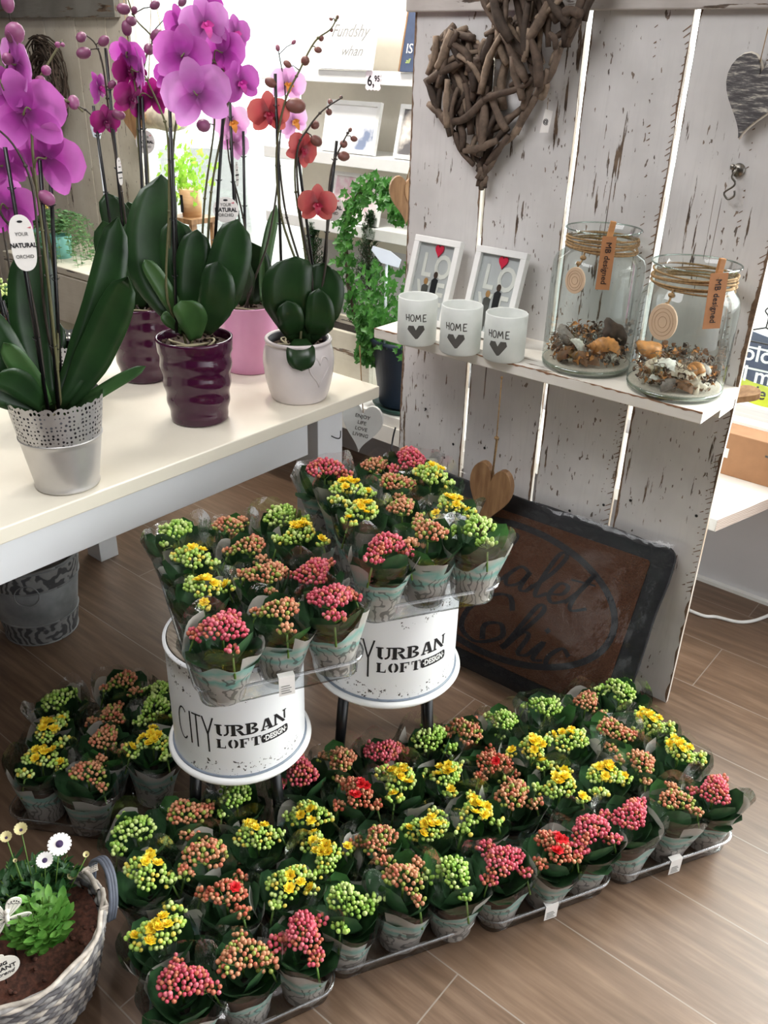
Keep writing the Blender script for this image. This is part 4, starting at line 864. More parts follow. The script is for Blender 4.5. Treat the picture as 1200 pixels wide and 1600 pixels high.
ROWS = ('front row', 'second row', 'third row', 'back row'); COLS = ('left', 'middle', 'right')
CN = {'pink': 'pink-budded', 'orange': 'salmon-budded', 'green': 'green-budded', 'yellow': 'yellow-flowered', 'red': 'salmon-budded with red flowers'}
def tray_of(cols, zf, z0, kinds, tray_label, where, sticker, press=.0):
    """cols: left/middle/right columns, front to back, as seen flower positions at height zf"""
    G = {}
    for ci, cc in enumerate(cols):
        for ri, (px, py) in enumerate(cc): G[(ci, ri)] = onz(px, py, zf)
    # least-squares regular grid: P = O + ci*U + ri*V
    n = len(G); sc = sum(k[0] for k in G) / n; sr = sum(k[1] for k in G) / n; O = sum((g for g in G.values()), Vector()) / n
    a11 = sum((k[0] - sc) ** 2 for k in G); a22 = sum((k[1] - sr) ** 2 for k in G); a12 = sum((k[0] - sc) * (k[1] - sr) for k in G)
    b1 = sum(((g - O) * (k[0] - sc) for k, g in G.items()), Vector()); b2 = sum(((g - O) * (k[1] - sr) for k, g in G.items()), Vector()); D = a11 * a22 - a12 ** 2
    U = (b1 * a22 - b2 * a12) / D; V = (b2 * a11 - b1 * a12) / D
    ang = math.atan2(U.y, U.x) - PI / 2                     # tray local +x = towards the viewer's side, +y = along the front row
    ux, uy = Vector((math.cos(ang), math.sin(ang), 0)), Vector((-math.sin(ang), math.cos(ang), 0)); du = U.length; dv = -(V.dot(ux)); dv = max(.094, abs(dv)); du = min(max(.096, du), .112)
    ctr = O + U * (1 - sc) + V * (1.5 - sr); ctr.z = z0
    pots = []
    for ri in range(4):
        for ci in range(3): pots.append(((1.5 - ri) * dv, (ci - 1) * du))
    tray(tray_label, ctr, ang, dv * 3 + .084, du * 2 + .084, sticker, pots)
    i = 0
    for ri in range(4):
        for ci in range(3):
            k = kinds[ci][ri] if ri < len(kinds[ci]) else None
            if k is None: continue
            lx, ly = (1.5 - ri) * dv, (ci - 1) * du; g = ctr + ux * lx + uy * ly; tgt = G.get((ci, ri), g); lean = Vector((tgt.x - g.x, tgt.y - g.y, 0))
            if lean.length > .035: lean = lean.normalized() * .035
            p = g + lean * .5; p.z = z0 + .004
            place_kal(k, p, '%s kalanchoe, %s, %s column of %s' % (CN[k], ROWS[ri], COLS[ci], where), R_.randrange(9), R_.random() * 6.28, (.94 if z0 > .1 else 1.0) + R_.uniform(-.03, .05), (-lean.y * 2.6, lean.x * 2.6))
y_, g_, o__, p_, r_ = 'yellow', 'green', 'orange', 'pink', 'red'
tray_of([[(990, 1268), (945, 1205), (893, 1145), (850, 1100)], [(1060, 1240), (1000, 1180), (960, 1130), (920, 1085)], [(1120, 1225), (1065, 1160), (1018, 1118), (970, 1073)]], .18, 0, [[p_, y_, y_, g_], [o__, o__, o__, o__], [p_, y_, y_, g_]], 'clear tray of kalanchoes on the floor, rightmost, nearest the plank wall edge', 'the rightmost floor tray', -.01)
tray_of([[(785, 1335), (745, 1265), (697, 1200), (672, 1150)], [(870, 1310), (800, 1240), (770, 1180), (727, 1137)], [(920, 1285), (880, 1222), (835, 1165), (790, 1120)]], .18, 0, [[p_, y_, y_, g_], [r_, o__, r_, o__], [p_, y_, y_, g_]], 'clear tray of kalanchoes on the floor, second from the right, with a barcode sticker', 'the floor tray second from right', -.005)
tray_of([[(540, 1400), (508, 1325), (487, 1263), (470, 1205)], [(631, 1367), (604, 1300), (556, 1234), (527, 1180)], [(720, 1355), (677, 1275), (623, 1217), (598, 1173)]], .18, 0, [[g_, y_, y_, p_], [o__, o__, r_, o__], [g_, y_, y_, p_]], 'clear tray of kalanchoes on the floor, third from the right, no sticker', 'the floor tray third from right', None)
tray_of([[(280, 1525), (267, 1458), (229, 1354), (217, 1283)], [(377, 1480), (358, 1388), (320, 1333), (287, 1267)], [(471, 1450), (450, 1370), (408, 1290), (362, 1245)]], .18, 0, [[p_, y_, y_, g_], [o__, r_, o__, o__], [p_, y_, y_, g_]], 'clear tray of kalanchoes on the floor nearest the camera, beside the basket', 'the floor tray beside the basket', None)
tray_of([[(82, 1180), (85, 1128), (85, 1085)], [(175, 1220), (160, 1155), (155, 1110), (155, 1065)], [(262, 1205), (240, 1155), (235, 1100), (235, 1065)]], .18, 0, [[y_, y_, g_], [o__, o__, o__, o__], [None, y_, g_, g_]], 'shaded clear tray of kalanchoes on the floor behind the left drum stool', 'the shaded tray behind the stool', None)
tray_of([[(345, 975), (317, 907), (300, 863), (275, 830)], [(438, 935), (410, 880), (382, 840), (355, 812)], [(525, 935), (485, 887), (470, 832), (440, 802)]], ZA1 + .170, ZA1 + .004, [[p_, y_, y_, g_], [o__, o__, o__, o__], [p_, p_, y_, g_]], 'clear tray of kalanchoes standing on the left, nearer drum stool', 'the tray on the left drum stool', .0)
tray_of([[(585, 860), (562, 790), (550, 755), (510, 732)], [(665, 825), (635, 775), (610, 740), (587, 717)], [(740, 830), (710, 772), (675, 740), (645, 717)]], ZB1 + .170, ZB1 + .004, [[p_, y_, y_, p_], [o__, o__, o__, o__], [g_, y_, y_, p_]], 'clear tray of kalanchoes standing on the right, farther drum stool', 'the tray on the right drum stool', None)
for L in PROTO.values():
    for o in L:
        if o.name not in used:
            for c in KIDS.get(o.name, []):
                for g in KIDS.get(c.name, []): bpy.data.objects.remove(g)
                bpy.data.objects.remove(c)
            bpy.data.objects.remove(o)

# ------------------------------------------------------------------ things on the shelf
def on_shelf(px, py, r):
    p = onz(px, py, SZ); d = Vector((p.x, p.y, 0)).normalized(); p += d * r; p.y = min(p.y, PY - r - .001); p.z = SZ + .0005; return p
k = NM('frosted_glass'); c = k.ramp(k.noise(k.coord(), 30), [(.3, lin('#e9ece9')), (.7, lin('#f3f5f3'))]); k.base(c); k.set(.45); tr = k.n('BsdfTranslucent'); k.l(c, tr.inputs[0]); mx = k.n('MixShader'); mx.inputs[0].default_value = .4
k.l(k.b.outputs[0], mx.inputs[1]); k.l(tr.outputs[0], mx.inputs[2]); k.l(mx.outputs[0], k.out.inputs[0]); m_frost = k.m
def wrap_text(vs, fs, R, off, face, zc, mat, parent, name='lettering'):
    bm = bmesh.new(); vv = [bm.verts.new(v) for v in vs]
    for f in fs:
        try: bm.faces.new([vv[i] for i in f])
        except ValueError: pass
    x0 = min(v.co.x for v in bm.verts); x1 = max(v.co.x for v in bm.verts); x = x0
    while x < x1: bmesh.ops.bisect_plane(bm, geom=bm.verts[:] + bm.edges[:] + bm.faces[:], plane_co=(x, 0, 0), plane_no=(1, 0, 0)); x += R * .08
    bm.verts.index_update(); out = MB(); P = []
    for v in bm.verts: a = face + v.co.x / R; P.append(((R + off) * math.cos(a), (R + off) * math.sin(a), zc + v.co.y))
    out.add(P, [[v.index for v in f.verts] for f in bm.faces], 0, False); bm.free(); return out.build(name, mat, parent)
def stroke_word(size):
    """HOME in uneven brushed capitals"""
    W_ = []
    def st(x0, y0, x1, y1, w=.16):
        d = Vector((x1 - x0, y1 - y0)).normalized(); n = Vector((-d.y, d.x)) * w / 2; W_.append([(x0 + n.x, y0 + n.y), (x0 - n.x, y0 - n.y), (x1 - n.x * .8, y1 - n.y * .8), (x1 + n.x * .8, y1 + n.y * .8)])
    st(-1.5, .45, -1.42, -.35); st(-1.05, .5, -1.0, -.45); st(-1.46, .05, -1.02, .0)
    for i in range(12):
        a, b = [2 * PI * j / 12 for j in (i, i + 1)]; st(-.55 + .27 * math.cos(a), .02 + .45 * math.sin(a), -.55 + .27 * math.cos(b), .02 + .45 * math.sin(b), .15)
    st(-.1, -.42, .0, .48); st(.0, .45, .22, -.15); st(.22, -.15, .48, .5); st(.48, .5, .62, -.42)
    st(.95, .5, .95, -.45); st(.93, .47, 1.4, .48); st(.95, .03, 1.3, .04); st(.95, -.42, 1.45, -.4)
    vs = []; fs = []
    for p in W_: o = len(vs); vs += [(x * size, y * size * 1.05, 0) for x, y in p]; fs.append((o, o + 1, o + 2, o + 3))
    return vs, fs
for i, (px, py, wpx, rimy, tx) in enumerate(((650, 543, 60, 470, 650), (717, 558, 63, 484, 712), (785, 569, 64, 497, 778))):
    r = .047; c = on_shelf(px, py, r); r = scale_r(c, wpx, SZ + .05); c = on_shelf(px, py, r); H = hgt(c, r, rimy) + TZ - SZ
    t = thing('candle_holder', 'frosted white glass candle holder reading HOME, %s of the three on the shelf' % ('leftmost', 'middle', 'rightmost')[i], 'candle holder', c, 0, 'HOME candle holders on the shelf')
    mb = MB(); mb.lathe([(.0005, .001), (r * .93, 0), (r, .004), (r, H - .002), (r - .0015, H), (r - .003, H - .002), (r - .003, .006), (.0005, .005)], 56); mb.build('glass_cup', m_frost, t)
    f = face_at(c, r, tx, py - 30, SZ + .05); vs, fs = stroke_word(r * .36); wrap_text(vs, fs, r, .0005, f, H * .62, m_dgrey, t)
    hp_ = [(x * 1.0, y, 0) for x, y in ((-.42, .1), (-.36, .32), (-.12, .34), (0, .08), (.12, .36), (.36, .36), (.42, .12), (.1, -.42), (0, -.45))]; hp_ = [(x * r * 1.05, y * r * .85, 0) for x, y, _ in hp_]
    wrap_text(hp_, [(0, 1, 2, 3, 8, ), (3, 4, 5, 6, 7, 8)], r, .0005, f, H * .34, m_dgrey, t, 'heart_print')
k = NM('grey_photo_print'); n_ = k.noise(k.coord(), 14, 3); k.base(k.ramp(n_, [(.3, lin('#c6c5c7')), (.7, lin('#d6d5d7'))])); k.set(.35); m_print2 = k.m
def pic(px0, px1, y0, name, nth):
    bl = onz(px0, y0, SZ); bl.y = max(1.865, min(bl.y, 1.885)); bl.x = ony(px0, y0, bl.y).x; wdt = .150; hgt_ = .225; lean = math.atan2(PY - .012 - bl.y - .012, hgt_)
    t = thing('picture_frame', 'white picture frame with LOVE, a heart balloon and a child couple, %s of the pair' % nth, 'picture frame', Vector((bl.x, bl.y, SZ)), 0, 'LOVE pictures on the shelf')
    m = frame_matrix((0, 0, .0005), (1, 0, 0), (0, math.sin(lean), math.cos(lean))); b = .0165; mb = MB()
    for a0, a1 in (((0, 0, 0), (wdt, b, .02)), ((0, hgt_ - b, 0), (wdt, hgt_, .02)), ((0, b, 0), (b, hgt_ - b, .02)), ((wdt - b, b, 0), (wdt, hgt_ - b, .02))): mb.box(a0, a1, mat=m)
    bevel(mb.build('frame', m_white, t), .0012)
    mb = MB(); mb.box((b, b, .003), (wdt - b, hgt_ - b, .007), mat=m); pr = mb.build('print', m_print2, t); T = lambda x, y, z=.008: m @ Matrix.Translation((x, y, z))
    for s, x, y in (('L', .05, .150), ('O', .102, .150), ('V', .05, .078), ('E', .104, .078)): text(s, .085, m_paper, T(x, y), pr, bold=.002, sx=.8)
    mb = MB(); mb.prism(heart_pts(.027, .032, 24), .004, T(.082, .192)); mb.build('heart_balloon', plain('balloon_red', '#c92a45', .3), pr)
    mb = MB(); mb.tube([T(.082, .176, .009) @ Vector((0, 0, 0)), T(.084, .13, .009) @ Vector((0, 0, 0))], .0004, 4); mb.build('string', m_paper, pr)
    blob = lambda pts, mat, nm: (lambda q: q.build(nm, mat, pr))(MB().prism(pts, .0012, T(0, 0, .0085)))
    for x, hh, hair in ((.058, .052, '#b98a55'), (.086, .066, '#4a3428')):
        m_h = plain('painted_hair_' + hair[1:], hair, .7)
        blob([(x - .008, .03), (x + .009, .03), (x + .010, .03 + hh * 1.35), (x - .002, .03 + hh * 1.42), (x - .010, .03 + hh * 1.3)], m_black if x > .07 else m_dgrey, 'painted_coat')
        blob([(x - .006, .018), (x - .001, .018), (x, .031), (x - .006, .031)], m_dgrey, 'painted_leg'); blob([(x + .002, .018), (x + .007, .018), (x + .007, .031), (x + .001, .031)], m_dgrey, 'painted_leg')
        blob([(x + .0065 * math.cos(a), .037 + hh * 1.42 + .009 * math.sin(a)) for a in [2 * PI * i / 14 for i in range(14)]], m_h, 'painted_head')
    mb = MB(); mb.add([m @ Vector(q) for q in ((b, b, .0112), (wdt - b, b, .0112), (wdt - b, hgt_ - b, .0112), (b, hgt_ - b, .0112))], [(0, 1, 2, 3)], 0, False); mb.build('glazing', m_glass, t)
pic(628, 716, 518, 'a', 'left'); pic(720, 808, 534, 'b', 'right')
# glass jars
m_sand = plain('white_sand', '#d9d0c2', .95, var=.12, scale=300)
SH = [plain('shell_' + n, h, .45, var=.3, scale=70) for n, h in (('cream', '#e3d6bf'), ('orange', '#c98a4c'), ('brown', '#8a6547'), ('grey', '#9b928a'), ('white', '#ece6da'))]
m_drift = plain('driftwood_dark', '#4a3d35', .9, var=.5, scale=40, bump=.9)
m_grass = plain('dried_moss_curls', '#8b7a6a', .9, var=.4)
def spiral_shell(s, mi):
    mb = MB(); n = 46; pts = []; rs = []
    for i in range(n): u = i / n; a = u * 2 * PI * 3.4; r = s * .42 * (1 - u) ** 1.1; pts.append((r * math.cos(a) * .45, r * math.sin(a) * .45, s * (u - .4))); rs.append(s * .36 * (1 - u) ** 1.05 + .0006)
    return mb.tube(pts, rs, 9).mesh('shell', SH[mi])
def clam(s, mi):
    mb = MB(); n, m_ = 8, 16; vs = []
    for i in range(n + 1):
        for k_ in range(m_ + 1):
            a = PI * (k_ / m_) ; r = s * (i / n) * (1 + .04 * math.sin(k_ * 3)); vs.append((r * math.cos(a), r * math.sin(a) * 1.05 - s * .4, s * .38 * math.sin(PI * .5 * (1 - (i / n) ** 2)) * (.7 + .3 * math.sin(a)) + .0008 * (k_ % 2) * i / n))
    fs = [(i * (m_ + 1) + k_, i * (m_ + 1) + k_ + 1, (i + 1) * (m_ + 1) + k_ + 1, (i + 1) * (m_ + 1) + k_) for i in range(n) for k_ in range(m_)]
    return mb.add(vs, fs).mesh('shell', SH[mi])
def starfish(s, mi):
    mb = MB(); vs = [(0, 0, s * .28)]; n = 30
    for k_ in range(n): a = 2 * PI * k_ / n; r = s * (.42 + .58 * abs(math.cos(a * 2.5)) ** 2.2); vs += [(r * math.cos(a) * .55, r * math.sin(a) * .55, s * .18), (r * math.cos(a), r * math.sin(a), 0)]
    fs = []
    for k_ in range(n): a, b = 1 + 2 * k_, 1 + 2 * ((k_ + 1) % n); fs += [(0, a, b), (a, a + 1, b + 1, b)]
    return mb.add(vs, fs).mesh('shell', SH[mi])
def chunk(s, mi, seed):
    mb = MB(); mb.ball((0, 0, 0), s, (1, .6, .5), 14, 9); o = []
    for v in mb.v: q = Vector(v); o.append(tuple(q * (1 + .55 * noise.noise(q / s * 1.6 + Vector((seed, 0, 0))))))
    mb.v = o; return mb.mesh('driftwood', m_drift if mi < 0 else SH[mi])
def jar(px, py, r, rim_y, rimw, tagpx, slicepx, label, seed, which):
    rr = random.Random(seed); c = on_shelf(px, py, r); t = thing('glass_jar', label, 'jar', c)
    rr_ = rimw; H = 0; d = Vector((c.x, c.y, 0)).normalized(); H = zat(c.x - d.x * rr_, c.y - d.y * rr_, rim_y) - SZ
    nk = rr_ * .90; sh = H - .062
    prof = [(.0005, .002), (r * .85, .0), (r * .96, .005), (r, .018), (r, sh - .03), (r * .985, sh - .012), (r * .93, sh + .002), (nk + .004, sh + .016), (nk, sh + .026), (nk, H - .02), (nk + .003, H - .01), (rr_, H - .001)]
    mb = MB(); mb.lathe(prof, 72); mb.build('jar_glass', m_glass, t)
    mb = MB(); e = [((rr_) * math.cos(a), (rr_) * math.sin(a), H) for a in [2 * PI * i / 60 for i in range(61)]]; mb.tube(e, .0016, 8); mb.build('rim', m_glassrim, t)
    mb = MB(); mb.lathe([(r * .80, .004), (r * .97, .001), (r * 1.0, .012), (r * .985, .016), (r * .80, .008)], 64); mb.build('thick_base', m_glassrim, t)
    mb = MB(); zt = sh + .03
    for k_ in range(7):
        ph = rr.random() * 6; am = rr.uniform(.002, .007); ring = [((nk + .004 + .0015 * (k_ % 2)) * math.cos(a), (nk + .004 + .0015 * (k_ % 2)) * math.sin(a), zt - .012 + .0042 * k_ + am * math.sin(a + ph)) for a in [2 * PI * i / 48 for i in range(49)]]; mb.tube(ring, .0022, 6)
    mb.build('jute_wrap', m_twine, t)
    fc = Vector((-c.x, -c.y, 0)).normalized(); sd = Vector((-fc.y, fc.x, 0))   # towards the viewer, sideways
    aslice = face_at(c, r + .004, slicepx[0], 450, SZ + zt * .7); P = Vector((math.cos(aslice), math.sin(aslice), 0)); b0 = P * (nk + .008) + Vector((0, 0, zt - .008)); rs = r + .004
    drop = P * rs + Vector((0, 0, zat(c.x + P.x * rs, c.y + P.y * rs, slicepx[1]) - SZ)); mb = MB(); mb.tube(smooth_path([b0, b0 + P * .006 - Vector((0, 0, .016)), drop + Vector((0, 0, .03))], 4), .0022, 6); mb.ball(b0 + P * .004 - Vector((0, 0, .012)), .0065, (1.2, 1, .8)); mb.ball(drop + Vector((0, 0, .036)), .0048); mb.build('jute_knot', m_twine, t)
    m = frame_matrix(drop, Vector((-P.y, P.x, 0)), (0, 0, 1)); rd = slicepx[2]; mb = MB(); out = [(rd * math.cos(a) * .86, rd * 1.06 * math.sin(a)) for a in [2 * PI * i / 30 for i in range(30)]]; mb.prism(out, .006, m); bevel(mb.build('wood_slice', plain('pale_wood_slice', '#d9bd9f', .7, var=.05, scale=20), t), .001)
    for q in (.3, .55, .75): mb = MB(); mb.tube([m @ Vector((x * q, y * q, .0062)) for x, y in out + out[:1]], .0005, 4); mb.build('growth_ring', plain('ring_brown', '#b8977a', .8), t)
    # kraft tag with a peg
    at_ = face_at(c, r + .006, tagpx[0], 420, SZ + zt * .8); P = Vector((math.cos(at_), math.sin(at_), 0)); sdv = Vector((-P.y, P.x, 0)); tw, th = tagpx[2], tagpx[3]; off = P * (r + .006); zc_ = zat(c.x + off.x, c.y + off.y, tagpx[1]) - SZ
    m = frame_matrix(off + Vector((0, 0, zc_)), sdv + Vector((0, 0, tagpx[4])), (0, 0, 1)); mb = MB(); mb.box((-tw / 2, -th / 2, 0), (tw / 2, th / 2, .001), mat=m); kt = mb.build('kraft_tag', m_kraft, t)
    text('MB designed', th * .155, m_black, m @ Matrix.Rotation(-PI / 2, 4, 'Z') @ Matrix.Translation((0, 0, .0014)), kt, align='CENTER')
    pz = Vector((0, 0, zt)); m2 = frame_matrix(P * (nk + .012) + Vector((0, 0, zt + .012)), sdv + Vector((0, 0, tagpx[4] - .12)), (0, 0, 1)); mb = MB(); mb.box((-.006, -.030, 0), (.006, .050, .004), mat=m2); mb.box((-.006, -.030, .006), (.006, .050, .010), mat=m2); bevel(mb.build('wooden_peg', wood('peg_wood_%d' % seed, '#b07a4c', '#c8935f'), t), .001)
    mb = MB(); mb.tube([m2 @ Vector((0, -.02, .011)), m @ Vector((0, th * .42, .002))], .0007, 5); mb.build('thread', m_twine, t)
    # contents
    mb = MB(); vs = [(0, 0, .020)]; mb.lathe([(.0005, .021), (r * .5, .019), (r * .93, .018), (r * .97, .016), (r * .95, .006), (.0005, .005)], 40, wob=lambda a, z: 1); o = mb.build('sand', m_sand, None, c); tag(o, 'white sand layer in the bottom of the %s' % which, 'sand', None, 'stuff')
    mb = MB()
    for k_ in range(170):
        a = rr.random() * 6.28; q = r * (.3 + .57 * rr.random()); p = Vector((q * math.cos(a), q * math.sin(a), .026 + .055 * rr.random())); rad = rr.uniform(.006, .016); w = [rr.uniform(-1, 1) for _ in range(3)]; ax = Vector(w).normalized(); b_ = ax.orthogonal().normalized(); d_ = ax.cross(b_)
        pts = [p + (b_ * math.cos(s) + d_ * math.sin(s)) * rad * (.5 + .1 * s) + ax * .002 * s for s in [j * .8 for j in range(7)]]
        pts = [Vector((v.x * min(1, r * .9 / max(1e-6, math.hypot(v.x, v.y))), v.y * min(1, r * .9 / max(1e-6, math.hypot(v.x, v.y))), max(.02, v.z))) for v in pts]; mb.tube(pts, .0008, 4, cap=False)
    o = mb.build('dried_moss', m_grass, None, c); tag(o, 'curly dried moss among the shells in the %s' % which, 'moss', None, 'stuff')
    mb = MB()
    for k_ in range(460):
        a = rr.random() * 6.28; q = r * .88 * rr.random() ** .4; z = .022 + .034 * rr.random() + .022 * max(0, -math.cos(a - math.atan2(fc.y, fc.x))); s_ = rr.uniform(.006, .015); mb.leaf((q * math.cos(a), q * math.sin(a), z), (q * math.cos(a) * .97 + rr.uniform(-s_, s_), q * math.sin(a) * .97 + rr.uniform(-s_, s_), z + rr.uniform(-.004, .012)), s_ * .9, bend=.3, n=3, fold=.4, normal=(rr.uniform(-1, 1), rr.uniform(-1, 1), 1), mi=rr.randrange(3))
    o = mb.build('dried_potpourri', [SH[2], m_drift, SH[1]], None, c); tag(o, 'small dried pods and chips heaped in the %s' % which, 'potpourri', None, 'stuff')
    tl = thing('tealight_glass', 'clear tealight glass standing among shells in the %s' % which, 'candle holder', c + Vector((0, 0, .022)) + (d * .015)); mb = MB(); mb.lathe([(.0005, .001), (.030, 0), (.033, .004), (.0335, .06), (.032, .061), (.031, .056)], 36); mb.build('glass_cup', m_glass, tl)
    mb = MB(); mb.lathe([(.0005, .002), (.019, .002), (.020, .004), (.020, .016), (.0005, .015)], 26); mb.tube([(0, 0, .015), (0, .001, .022)], .0008, 5); mb.build('tealight', m_white, tl)
    return c, r, fc, sd
def put_in(c, meshf, a, q, z, label, name, cat, grp, rot):
    o = link(name, meshf, None, c + Vector((q * math.cos(a), q * math.sin(a), z)), rot); tag(o, label, cat, grp); return o
jc, jr, jf, jsd = jar(911, 592, .104, 367, .083, (943, 412, .030, .112, .0), (898, 438, .027), 'taller clear glass jar of shells and driftwood, beside the candle holders', 5, 'jar beside the candle holders')
fa_ = math.atan2(jf.y, jf.x)
w1 = 'jar beside the candle holders'
for nm, me, a, q, z, lb, ct, ro in (
    ('seashell', spiral_shell(.046, 1), .35, .055, .062, 'striped orange spiral shell in the middle of the ' + w1, 'shell', (1.4, .3, -.6)), ('seashell', clam(.032, 1), .75, .066, .066, 'orange and white fan shell at the right in the ' + w1, 'shell', (.9, .2, .3)),
    ('seashell', spiral_shell(.032, 4), .85, .078, .042, 'white spiral shell low at the right in the ' + w1, 'shell', (1.5, .2, 1)), ('seashell', clam(.024, 4), -.35, .060, .060, 'white fan shell in the moss of the ' + w1, 'shell', (.8, .9, .3)),
    ('seashell', clam(.024, 2), -.15, .078, .04, 'brown fan shell against the glass front of the ' + w1, 'shell', (1.2, .4, .1)), ('seashell', clam(.026, 2), -.62, .076, .042, 'brown fan shell at the left in the ' + w1, 'shell', (1.0, -.4, .8)),
    ('driftwood_piece', chunk(.040, -1, 3), 1.7, .058, .085, 'dark driftwood chunk at the right back of the ' + w1, 'driftwood', (.2, .5, .9)), ('driftwood_piece', chunk(.026, 3, 8), -1.1, .058, .075, 'grey driftwood piece at the left of the ' + w1, 'driftwood', (.2, .9, .3)),
    ('seashell', clam(.017, 2), .2, .082, .034, 'small brown shell low in the front of the ' + w1, 'shell', (1.3, .1, .5)), ('seashell', spiral_shell(.022, 3), -.85, .08, .03, 'grey spiral shell low at the left of the ' + w1, 'shell', (1.5, .8, .5))):
    put_in(jc, me, fa_ + a, q, z, lb, nm, ct, 'shells and wood in the first jar', ro)
jc, jr, jf, jsd = jar(1047, 631, .104, 425, .091, (1113, 471, .037, .112, .05), (1037, 503, .036), 'shorter clear glass jar of shells, at the right end of the shelf', 6, 'jar at the right shelf end')
fa_ = math.atan2(jf.y, jf.x); w1 = 'jar at the right shelf end'
for nm, me, a, q, z, lb, ct, ro in (
    ('seashell', clam(.038, 4), -.35, .052, .062, 'big cream fan shell lying open in the ' + w1, 'shell', (.5, .2, .2)), ('seashell', clam(.034, 0), .12, .058, .055, 'cream fan shell in the centre of the ' + w1, 'shell', (.9, .1, .3)),
    ('seashell', spiral_shell(.040, 1), .55, .055, .060, 'orange spiral shell at the right of the ' + w1, 'shell', (1.4, .1, -.4)), ('seashell', starfish(.032, 0), .62, .078, .040, 'small cream starfish against the glass of the ' + w1, 'starfish', (1.0, .4, .6)),
    ('seashell', spiral_shell(.036, 0), -.8, .070, .066, 'pointed white shell at the upper left of the ' + w1, 'shell', (.5, .2, .3)), ('seashell', clam(.023, 2), .25, .082, .034, 'brown fan shell low in front of the ' + w1, 'shell', (1.1, .3, .4)),
    ('seashell', clam(.023, 3), -.1, .083, .034, 'grey-brown shell low in front of the ' + w1, 'shell', (1.2, -.3, .8)), ('seashell', clam(.016, 4), -.5, .083, .04, 'small white snail shell at the lower left of the ' + w1, 'shell', (.9, .5, .8)),
    ('driftwood_piece', chunk(.034, 1, 5), -1.4, .062, .085, 'reddish driftwood piece at the back left of the ' + w1, 'driftwood', (.2, .5, .9)), ('seashell', clam(.024, 3), 1.1, .062, .06, 'grey oyster shell at the right of the ' + w1, 'shell', (.6, .5, .3))):
    put_in(jc, me, fa_ + a, q, z, lb, nm, ct, 'shells and wood in the second jar', ro)

# ------------------------------------------------------------------ wrapped coir doormat leaning on the planks
A0 = Vector((-1.36, 1.70, .004)); vdir = Vector((0, .232, .455)).normalized(); MW, MH = .765, .515
mt = thing('doormat', 'brown coir doormat with black border and script lettering, in clear wrap against the planks', 'doormat', A0)
MM = frame_matrix((0, 0, 0), (1, .02, .012), vdir); nrm_ = MM.to_3x3() @ Vector((0, 0, 1))
k = NM('black_mat_border'); k.base(lin('#0b0c12')); k.set(.6); k.bump(k.noise(k.coord(), 14, 3), .6, .01); m_matb = k.m
k = NM('brown_coir'); v = k.coord(); n1 = k.noise(v, 260, 2, .8); n2 = k.noise(v, 6, 2); k.base(k.mix(k.math('MULTIPLY', n2, .6), k.ramp(n1, [(.3, lin('#41281a')), (.7, lin('#6b452e'))]), lin('#452818'))); k.set(.95); k.bump(n1, .9, .003); m_coir = k.m
mb = MB(); bl0 = rbox(MW, MH, .03); bl = []
for i_ in range(len(bl0)):
    a_, b_ = Vector(bl0[i_]), Vector(bl0[(i_ + 1) % len(bl0)]); m__ = max(1, int((b_ - a_).length / .03)); bl += [tuple(a_.lerp(b_, k_ / m__)) for k_ in range(m__)]
mb.prism([(x + MW / 2, y + MH / 2) for x, y in bl], .016, MM); [mb.v.__setitem__(i_, tuple(Vector(q_) + MM.to_3x3() @ Vector((.007 * noise.noise(Vector(q_) * 9), .006 * noise.noise(Vector(q_) * 11 + Vector((5, 0, 0))), 0)))) for i_, q_ in enumerate(mb.v)]; bevel(mb.build('rubber_border', m_matb, mt), .004)
mb = MB(); mb.prism([(x + MW / 2, y + MH / 2) for x, y in rbox(MW - .11, MH - .10, .01)], .004, MM @ Matrix.Translation((0, 0, .016))); mb.build('coir_panel', m_coir, mt)
def onmat(px, py):
    r = ray(px, py); o = A0; tt = (o - CAM).dot(nrm_) / r.dot(nrm_); p = CAM + r * tt - A0; return MM.inverted() @ p
e = [onmat(972, 960), onmat(885, 845), onmat(815, 1062)]
cx_ = MW / 2 - .035; cy_ = MH * .49; rx_ = onmat(970, 965).x - cx_; ry_ = MH * .36
mb = MB(); ring = [MM @ Vector((cx_ + rx_ * math.cos(a), cy_ + ry_ * math.sin(a), .0205)) for a in [2 * PI * i / 64 for i in range(65)]]
vs = []; fs = []
for i in range(65): a = 2 * PI * i / 64; vs += [MM @ Vector((cx_ + (rx_ + s) * math.cos(a), cy_ + (ry_ + s) * math.sin(a), .0208)) for s in (-.009, .009)]
for i in range(64): fs.append((2 * i, 2 * i + 1, 2 * i + 3, 2 * i + 2))
mb.add(vs, fs, 0, False); mb.build('oval_line', m_black, mt)
def swash(pts, w, n=5):
    p = smooth_path([Vector((x, y, 0)) for x, y in pts], n); vs = []; fs = []
    for i, q in enumerate(p):
        d = (p[min(i + 1, len(p) - 1)] - p[max(i - 1, 0)]).normalized(); nn = Vector((-d.y, d.x, 0)); ww = w * (.35 + .65 * abs(math.sin(math.atan2(d.y, d.x) - .2)))
        vs += [MM @ (q + nn * ww + Vector((0, 0, .021))), MM @ (q - nn * ww + Vector((0, 0, .021)))]
    for i in range(len(p) - 1): fs.append((2 * i, 2 * i + 1, 2 * i + 3, 2 * i + 2))
    return MB().add(vs, fs, 0, False)
